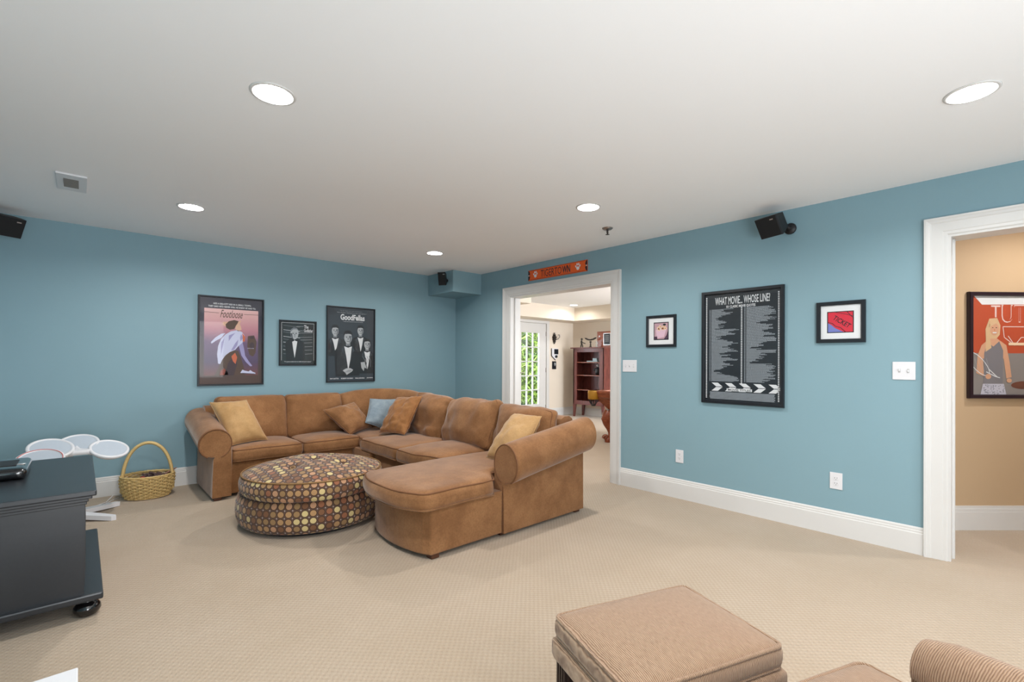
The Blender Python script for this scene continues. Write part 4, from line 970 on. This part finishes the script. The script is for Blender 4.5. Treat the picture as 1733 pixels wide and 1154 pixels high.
# ------------------------------------------------------------------ hall portrait
pc = hallpt(.135+.28, 1.388, 0) ; PW = .62
t, p = picture('framed_portrait', 'dark-framed photograph of a smiling blonde tennis player on the tan hall wall', 'photograph', hallpt(.135+PW/2, 1.388, .002), hr, hn, PW, .80, .03, .03, mat('dark_plum_frame', sc(38, 26, 36), None, 20, .3), None)
K_OB = fm('portrait_orange', sc(186, 78, 50)); K_HAIR = fm('portrait_blonde', sc(214, 178, 140)); K_TANK = fm('portrait_grey_shirt', sc(126, 122, 128)); K_SKIN2 = fm('portrait_skin', sc(212, 160, 130)); K_FG = fm('portrait_grey_wall', sc(140, 132, 130)); K_LINE = fm('portrait_outline', sc(226, 200, 196))
p.rect(-PW/2+.02, PW/2-.02, -.378, .378, K_OB, 1); p.rect(-PW/2+.02, PW/2-.02, -.378, -.06, K_FG, 2); p.poly([(-.26, .37), (PW/2-.02, .37), (PW/2-.02, .31), (-.20, .305)], K_WHITE, 2)
x = -.15; p.text('T', -.13, -.06, .21, .30, K_LINE, 2, 0); p.text('UTE', -.05, .20, .17, .305, K_LINE, 2, .0); p.text('UTE', -.042, .192, .178, .297, K_OB, 3, -.01)
for q in ([(-.04, .14), (.3, .14)], [(-.03, .06), (.05, -.0), (.1, .06), (.25, .06)], [(-.04, .14), (-.03, .06)], [(.05, 0), (.0, .07)]): p.line(q, .006, K_LINE, 3)
fx = -.115
p.poly([(fx-.055, -.04), (fx-.06, .12), (fx-.03, .20), (fx+.03, .205), (fx+.055, .15), (fx+.05, .08), (fx-.0, .02), (fx-.01, -.06)], K_HAIR, 5)
p.poly([(fx-.09, .0), (fx-.03, .05), (fx+.03, .05), (fx+.1, .0), (fx+.125, -.13), (fx+.14, -.24), (fx+.1, -.25), (fx+.08, -.1), (fx-.08, -.1), (fx-.07, -.21), (fx-.02, -.21), (fx-.03, -.25), (fx-.13, -.21), (fx-.12, -.08)], K_SKIN2, 6)
p.poly([(fx-.075, -.30), (fx-.07, -.06), (fx-.045, .02), (fx-.0, -.01), (fx+.045, .03), (fx+.075, -.04), (fx+.07, -.30)], K_TANK, 7)
p.oval(fx+.008, .125, .036, .052, K_SKIN2, 7); p.poly([(fx-.06, -.05), (fx-.055, .12), (fx-.03, .18), (fx-.02, .14), (fx-.03, .08), (fx-.015, -.02)], K_HAIR, 8); p.poly([(fx-.04, .13), (fx-.02, .185), (fx+.03, .19), (fx+.048, .14), (fx+.02, .165)], K_HAIR, 8)
for dx in (-.006, .022): p.oval(fx+dx, .132, .0055, .003, K_BROWN, 9)
p.poly([(fx-.008, .098), (fx+.025, .098), (fx+.02, .09), (fx-.003, .09)], K_WHITE, 9); p.rect(fx+.006, fx+.010, .108, .122, K_RUST, 9)
p.poly([(fx-.10, -.378), (fx-.08, -.29), (fx+.08, -.29), (fx+.10, -.378)], fm('portrait_skirt', sc(196, 192, 206)), 8)
for k in range(60):
    q, z = random.uniform(-.08, .08), random.uniform(-.37, -.30); p.rect(fx+q, fx+q+.006, z, z+.004, K_DGREY, 9)
for a, b, wd in ((.075, .10, .005),): p.line([(max(-.282, -.23 + a*cos(th/12*pi)*1.05 - .03*sin(th/12*pi)), -.14 + b*sin(th/12*pi)*.8 - .04*cos(th/12*pi)) for th in range(25)], wd, K_WHITE, 9)
p.line([(-.17, -.20), (-.10, -.235), (fx+.05, -.245)], .006, K_WHITE, 9); p.line([(-.15, -.18), (fx+.03, -.24)], .006, K_WHITE, 9); p.oval(fx-.04, -.235, .022, .02, K_SKIN2, 10)
for k in range(6): p.line([(-.28+k*.022, -.10), (-.25+k*.022, -.20)], .0015, K_LGREY, 9)
p.oval(.12, -.30, .10, .03, fm('portrait_bench', sc(110, 66, 54)), 4); p.rect(.0, .16, .0, .02, K_CREAM, 9); p.oval(fx+.12, -.265, .02, .016, K_SKIN2, 10)
p.build('print', t)

# ------------------------------------------------------------------ games room: patio door
d = G(); cw = .085
d.box(dx1, dx1+cw, FY-.025, FY+.01, 0, dz+cw, .004).box(dx0-cw, dx0, FY-.025, FY+.01, 0, dz+cw, .004).box(dx0, dx1, FY-.025, FY+.01, dz, dz+cw, .004); dd = struct('door_1', d, M_TRIM)
gx0, gx1, gz0, gz1 = 6.955, 7.50, .30, 1.87
g = G(); g.box(dx0+.004, gx0, FY+.0, FY+.045, .01, dz-.004).box(gx1, dx1-.004, FY, FY+.045, .01, dz-.004).box(gx0, gx1, FY, FY+.045, .01, gz0).box(gx0, gx1, FY, FY+.045, gz1, dz-.004)
leaf = obj('door_leaf', g, M_TRIM, dd)
for k in (1, 2): x = gx0+(gx1-gx0)*k/3; obj('muntin', G().box(x-.011, x+.011, FY+.004, FY+.040, gz0, gz1, .003), M_TRIM, leaf)
for k in range(1, 5): z = gz0+(gz1-gz0)*k/5; obj('muntin', G().box(gx0, gx1, FY+.004, FY+.040, z-.011, z+.011, .003), M_TRIM, leaf)
for i in range(3):
    for k in range(5): a = gx0+(gx1-gx0)*i/3; b = gz0+(gz1-gz0)*k/5; obj('pane', G().box(a, a+(gx1-gx0)/3, FY+.020, FY+.024, b, b+(gz1-gz0)/5), M_PANE, leaf)
for z in (.22, 1.05, 1.86): obj('hinge', G().box(dx1-.012, dx1+.004, FY-.012, FY-.0, z-.05, z+.05, .003), M_CHROME, leaf)
obj('door_handle', G().tube([(dx0+.06, FY, 1.0), (dx0+.06, FY-.05, 1.0), (dx0+.17, FY-.055, 1.0)], .009, 8), M_CHROME, leaf)
struct('trim_threshold', G().box(dx0, dx1, FY, FY+.15, -.01, .012), M_TRIM)
# outside: lawn and a bank of grassy bamboo
tag(obj('lawn', G().box(3.5, 13, FY+.15, 16, -.16, -.06), mat('lawn_grass', sc(104, 130, 62), sc(70, 96, 40), 40, .9, bump=.5)), 'green lawn outside the patio door', 'lawn', None, 'structure')
def leaves(n, x0, x1, y0, y1, z1, wd):
    g = G()
    for k in range(n):
        x, y = random.uniform(x0, x1), random.uniform(y0, y1); z = random.uniform(-.05, z1); a = random.uniform(0, 2*pi); l = random.uniform(.3, .75); up_ = random.uniform(.1, 1.0)
        d = Vector((cos(a), sin(a)*.6, up_)).normalized(); s = d.cross(Vector((random.uniform(-1, 1), random.uniform(-1, 1), .3))).normalized()*wd*random.uniform(.5, 1.2)
        p = Vector((x, y, z)); q = p + d*l*.55; e = q + (d + Vector((0, 0, -1.0))).normalized()*l*.5
        g.add([p - s*.3, p + s*.3, q + s, q - s, e], [[0, 1, 2, 3], [3, 2, 4]], random.choice((0, 0, 1, 2)))
    return g
ml = [mat('leaf_bright', sc(170, 190, 92), sc(128, 158, 62), 12, .6), mat('leaf_mid', sc(106, 134, 54), sc(78, 104, 38), 12, .6), mat('leaf_dark', sc(48, 66, 28), sc(32, 48, 20), 12, .7)]
tag(obj('bamboo_foliage', leaves(9000, 6.2, 12.5, 8.6, 10.4, 2.9, .022), ml, fix=False), 'bright green arching foliage seen through the patio door', 'shrub', None, 'stuff')
tag(obj('hedge', G().box(4, 15, 11.4, 11.9, -.06, 3.4), ml[2]), 'dark green hedge behind the bright foliage outside', 'hedge')

# wall items beside the patio door
def wallitem(x, z): return Vector((x, FY, z))
c = wallitem(7.97, 1.775); t = thing('wall_ornament', 'small dark metal ornament with a curled hook, beside the white patio door', 'ornament', c - Vector((0, 0, .14)))
g = G()
for k, (z, r) in enumerate(((.11, .018), (.07, .035), (.02, .055), (-.03, .05), (-.08, .035), (-.12, .018))): g.lathe([(0, -r*.8), (r*.7, -r*.5), (r, 0), (r*.7, r*.5), (0, r*.8)], c + Vector((0, -.03, z)), 10)
obj('figure', g, M_BRONZE, t); obj('hook', G().tube([c+Vector((.03, -.04, -.03)), c+Vector((.10, -.05, -.02)), c+Vector((.15, -.05, .03)), c+Vector((.145, -.05, .08)), c+Vector((.10, -.05, .075))], .008, 6), M_BRONZE, t)
c = wallitem(7.99, 1.43); t = thing('wall_scraper_plaque', 'small black and white wall plaque with a dark pennant edge, middle of three wall items', 'plaque', c - Vector((0, 0, .2)))
g = G().prism([(-.09, .11), (.12, .11), (.12, -.04), (.03, -.14), (-.09, -.05)], c, (1, 0, 0), (0, 0, 1), (0, -1, 0), .0, .012); obj('board', g, M_PLASTICW, t)
g = G().tube([c+Vector((-.10, -.015, .11)), c+Vector((-.10, -.015, -.06)), c+Vector((.03, -.015, -.155))], .009, 6); obj('dark_edge', g, M_BRONZE, t)
obj('display', G().box(c.x-.01, c.x+.115, c.y-.03, c.y-.012, c.z-.02, c.z+.095, .003), M_BLACK, t); obj('knob', G().lathe([(0, .0), (.03, 0), (.03, .03), (0, .03)], (c.x+.045, c.y-.014, c.z-.075), 12, Matrix.Rotation(radians(90), 3, 'X')), M_BLACK, t)
c = wallitem(7.985, 1.157); t = thing('light_switch', 'black light switch plate below the plaque beside the patio door', 'light switch', c - Vector((0, 0, .09)))
obj('cover_plate', G().box(c.x-.065, c.x+.065, c.y-.015, c.y, c.z-.09, c.z+.09, .004), M_BLACK, t); obj('toggle', G().lathe([(0, -.045), (.02, -.02), (.022, .02), (0, .045)], (c.x+.01, c.y-.02, c.z+.02), 12), K_LGREY, t)

# ------------------------------------------------------------------ cherry bookcase
bx0, bx1, by0, by1, bzt = 8.27, 8.63, 6.12, 6.97, 1.56
bc_ = thing('bookcase', 'tall open cherry wood bookcase in the far corner of the cream room', 'bookcase', ((bx0+bx1)/2, (by0+by1)/2, 0))
def BK(n, g, m=M_CHERRY): return obj(n, g, m, bc_)
BK('top', G().box(bx0-.05, bx1, by0-.05, by1+.05, bzt-.025, bzt, .006))
BK('front_frame', G().box(bx0, bx0+.025, by1-.10, by1, .28, bzt-.025).box(bx0, bx0+.025, by0, by0+.12, .28, bzt-.025).box(bx0, bx0+.025, by0+.12, by1-.10, 1.455, bzt-.025).box(bx0, bx0+.025, by0+.12, by1-.10, .28, .37))
for y in (by0, by1-.02): BK('side_panel', G().box(bx0+.025, bx1, y, y+.02, .28, bzt-.025).box(bx0+.0, bx0+.08, y-.006, y+.02, .28, bzt-.025).box(bx1-.08, bx1, y-.006, y+.02, .28, bzt-.025).box(bx0+.08, bx1-.08, y-.006, y+.02, bzt-.12, bzt-.025).box(bx0+.08, bx1-.08, y-.006, y+.02, .28, .38))
b = BK('back_panel', G().box(bx1-.012, bx1, by0+.02, by1-.02, .28, bzt-.025))
for k in range(8): obj('back_board', G().box(bx1-.020, bx1-.012, by0+.03+k*.099, by0+.123+k*.099, .30, bzt-.03), M_CHERRY, b)
for z in (1.235, .945, .618, .36): BK('shelf', G().box(bx0+.01, bx1-.02, by0+.02, by1-.02, z-.02, z, .003), M_CHERRYD)
for x in (bx0, bx1-.05):
    for y in (by0, by1-.07): 
        s = 1 if y > 6.5 else -1
        BK('leg', G().loft([[Vector((x+a*.05, y+b_*.07, .30)) for a, b_ in ((0, 0), (1, 0), (1, 1), (0, 1))], [Vector((x+a*.03+.005, y+(b_*.04 + (.03 if s > 0 else 0)), 0)) for a, b_ in ((0, 0), (1, 0), (1, 1), (0, 1))]], smooth=False))
# things on and in it
x = 8.36
g = G(); c = Vector((x, 6.80, bzt))
for s in (-1, 1): g.tube([c+Vector((0, s*.03, 0)), c+Vector((0, s*.02, .05)), c+Vector((0, 0, .08))], .012, 6)
g.tube([c+Vector((0, 0, .07)), c+Vector((0, .01, .13)), c+Vector((0, .0, .16))], .018, 6); g.lathe([(0, -.03), (.03, 0), (0, .03)], c+Vector((0, 0, .19)), 10); g.tube([c+Vector((0, -.01, .12)), c+Vector((0, -.06, .10)), c+Vector((0, -.10, .09))], .01, 6)
single('figurine', g, M_BRONZE, 'dark bronze figurine on top of the bookcase, at its left', 'figurine')
g = G(); c = Vector((x, 6.55, bzt)); g.lathe([(0, 0), (.05, 0), (.02, .02), (.012, .10), (.03, .12), (.015, .14), (0, .14)], c, 14)
g.loft([[c+Vector((a*.03, t_*.15, .15+.04*t_*t_+b_)) for a, b_ in ((-1, .03), (0, .0), (1, .03), (0, .025))] for t_ in (-1, -.6, 0, .6, 1)]); 
single('dish_statuette', g, M_BRONZE, 'dark pedestal dish beside the figurine on the bookcase', 'ornament')
g = G(); c = Vector((x, 6.38, bzt)); g.tube([c, c+Vector((0, .01, .05)), c+Vector((0, -.01, .09)), c+Vector((0, .02, .12))], [.03, .02, .016, .02], 8); single('figurine', g, mat('pewter', sc(170, 168, 160), None, 30, .4), 'small pale figurine in front of the award plaque', 'figurine')
t = thing('award_plaque', 'brown award plaque with a black framed panel on top of the bookcase', 'plaque', (8.47, 6.245, bzt))
obj('board', G().box(8.46, 8.48, 6.05, 6.445, bzt, bzt+.35, .004), M_CHERRYD, t)
obj('silver_border', G().box(8.452, 8.46, 6.075, 6.27, bzt+.045, bzt+.31), M_SILVER, t); obj('black_panel', G().box(8.449, 8.452, 6.092, 6.253, bzt+.062, bzt+.293), M_BLACK, t)
p = Panel((8.4488, 6.17, bzt+.18), *WB)
for k in range(5): p.rect(-.05, .05, .07-k*.03, .076-k*.03, K_LGREY, 1)
p.build('engraving', t); obj('emblem', G().lathe([(0, 0), (.022, 0), (.018, .006), (0, .008)], (8.459, 6.385, bzt+.24), 12, Matrix.Rotation(radians(-90), 3, 'Y')), M_SILVER, t)
g = G().box(8.36, 8.44, 6.36, 6.66, 1.235, 1.262, .01); g.box(8.37, 8.43, 6.38, 6.50, 1.26, 1.32, .01); single('model_boat', g, mat('pale_blue_model', sc(196, 220, 230), sc(150, 180, 190), 40, .4), 'small white and pale blue model on the top shelf of the bookcase', 'model')
g = G(); c = Vector((8.40, 6.38, .945)); g.lathe([(0, 0), (.05, .0), (.06, .08), (.05, .14), (.02, .18), (0, .18)], c, 12); g.tube([c+Vector((0, 0, .12)), c+Vector((0, .08, .14)), c+Vector((0, .10, .10))], .02, 6); g.lathe([(0, -.035), (.035, 0), (0, .035)], c+Vector((0, 0, .21)), 10, mi=1)
single('dark_figure', g, [M_BLACK, M_PLASTICW], 'dark toy figure with a white head on the middle shelf of the bookcase', 'figurine')
g = G().lathe([(0, 0), (.03, 0), (.035, .03), (.015, .05), (0, .05)], (8.42, 6.33, .618), 12); single('small_pot', g, M_BRONZE, 'tiny dark pot on the lower shelf of the bookcase', 'pot')

# ------------------------------------------------------------------ pool table corner
px0, py1 = 5.85, 4.56; pt = thing('pool_table', 'carved cherry wood pool table partly hidden by the door frame', 'pool table', (6.55, 3.4, 0))
def PT(n, g, m=M_CHERRYD, par=None): return obj(n, g, m, par or pt)
PT('top_rail', G().box(px0, 7.25, py1-.13, py1, .755, .80, .012).box(px0, px0+.13, 2.1, py1-.13, .755, .80, .012).box(7.12, 7.25, 2.1, py1-.13, .755, .80, .012).box(px0+.13, 7.12, 2.1, 2.23, .755, .80, .012))
PT('cloth', G().box(px0+.13, 7.12, 2.23, py1-.13, .75, .775), mat('tan_table_cloth', sc(196, 172, 140), None, 60, .9))
def ringr(i, z): return [Vector((px0+i, py1-i, z)), Vector((7.25-i, py1-i, z)), Vector((7.25-i, 2.1+i, z)), Vector((px0+i, 2.1+i, z))]
ap = PT('apron', G().loft([ringr(.01, .755), ringr(.02, .70), ringr(.05, .68), ringr(.19, .50), ringr(.17, .47), ringr(.19, .45)], smooth=False))
for ya, yb in ((py1-.28, py1-.95),):
    o_ = Vector((px0+.045, 0, .68)); r_ = Vector((0, -1, 0)); u_ = Vector((.14, 0, -.18)).normalized(); n_ = u_.cross(r_).normalized(); n_ = n_ if n_.x < 0 else -n_
    g = G().prism([(-ya+.0, .03), (-yb, .03), (-yb, .19), (-ya-.0, .19)], o_, r_, u_, n_, 0, .010); g.v = [v for v in g.v]; PT('raised_panel', g, M_CHERRYD, ap)
for cx, cy, sx, sy in ((px0+.2, py1-.2, -1, 1), (7.05, py1-.2, 1, 1), (px0+.2, 2.3, -1, -1), (7.05, 2.3, 1, -1)):
    dg = Vector((sx, sy, 0)).normalized(); pts = []; rad = []
    for z, o, r in ((.46, .00, .085), (.42, .03, .09), (.36, .045, .088), (.29, .03, .072), (.22, .0, .055), (.15, -.02, .044), (.09, -.015, .042), (.05, .01, .05), (.02, .03, .052), (.0, .03, .045)): pts.append(Vector((cx, cy, z)) + dg*o); rad.append(r)
    lg = PT('leg', G().tube(pts, rad, 14)); q = Vector((-dg.y, dg.x, 0)); sp_ = []
    for k in range(22): a = k*.42; rr = .052*(1-k/24); sp_.append(Vector((cx, cy, .062)) + dg*(.055 + rr*cos(a)) + Vector((0, 0, rr*sin(a))))
    for s in (-1, 1): PT('scroll', G().tube([v + q*s*.035 for v in sp_], .012, 6), M_CHERRYD, lg)
for cx, cy in ((px0+.02, py1-.02), (7.23, py1-.02)):
    pk = PT('pocket', G().lathe([(.075, .0), (.085, -.02), (.082, -.13), (.07, -.14), (.066, -.02), (.07, 0)], (cx, cy, .80), 20), M_LEATHER)
    g = G()
    for k in range(10): a = 2*pi*k/10; g.tube([(cx+.07*cos(a), cy+.07*sin(a), .68), (cx+.055*cos(a), cy+.055*sin(a), .62), (cx+.03*cos(a), cy+.03*sin(a), .575)], .007, 5)
    g.lathe([(0, .0), (.035, .005), (.04, .03), (0, .035)], (cx, cy, .555), 12); PT('pocket_net', g, M_BLACK, pk)
bpy.context.view_layer.update()
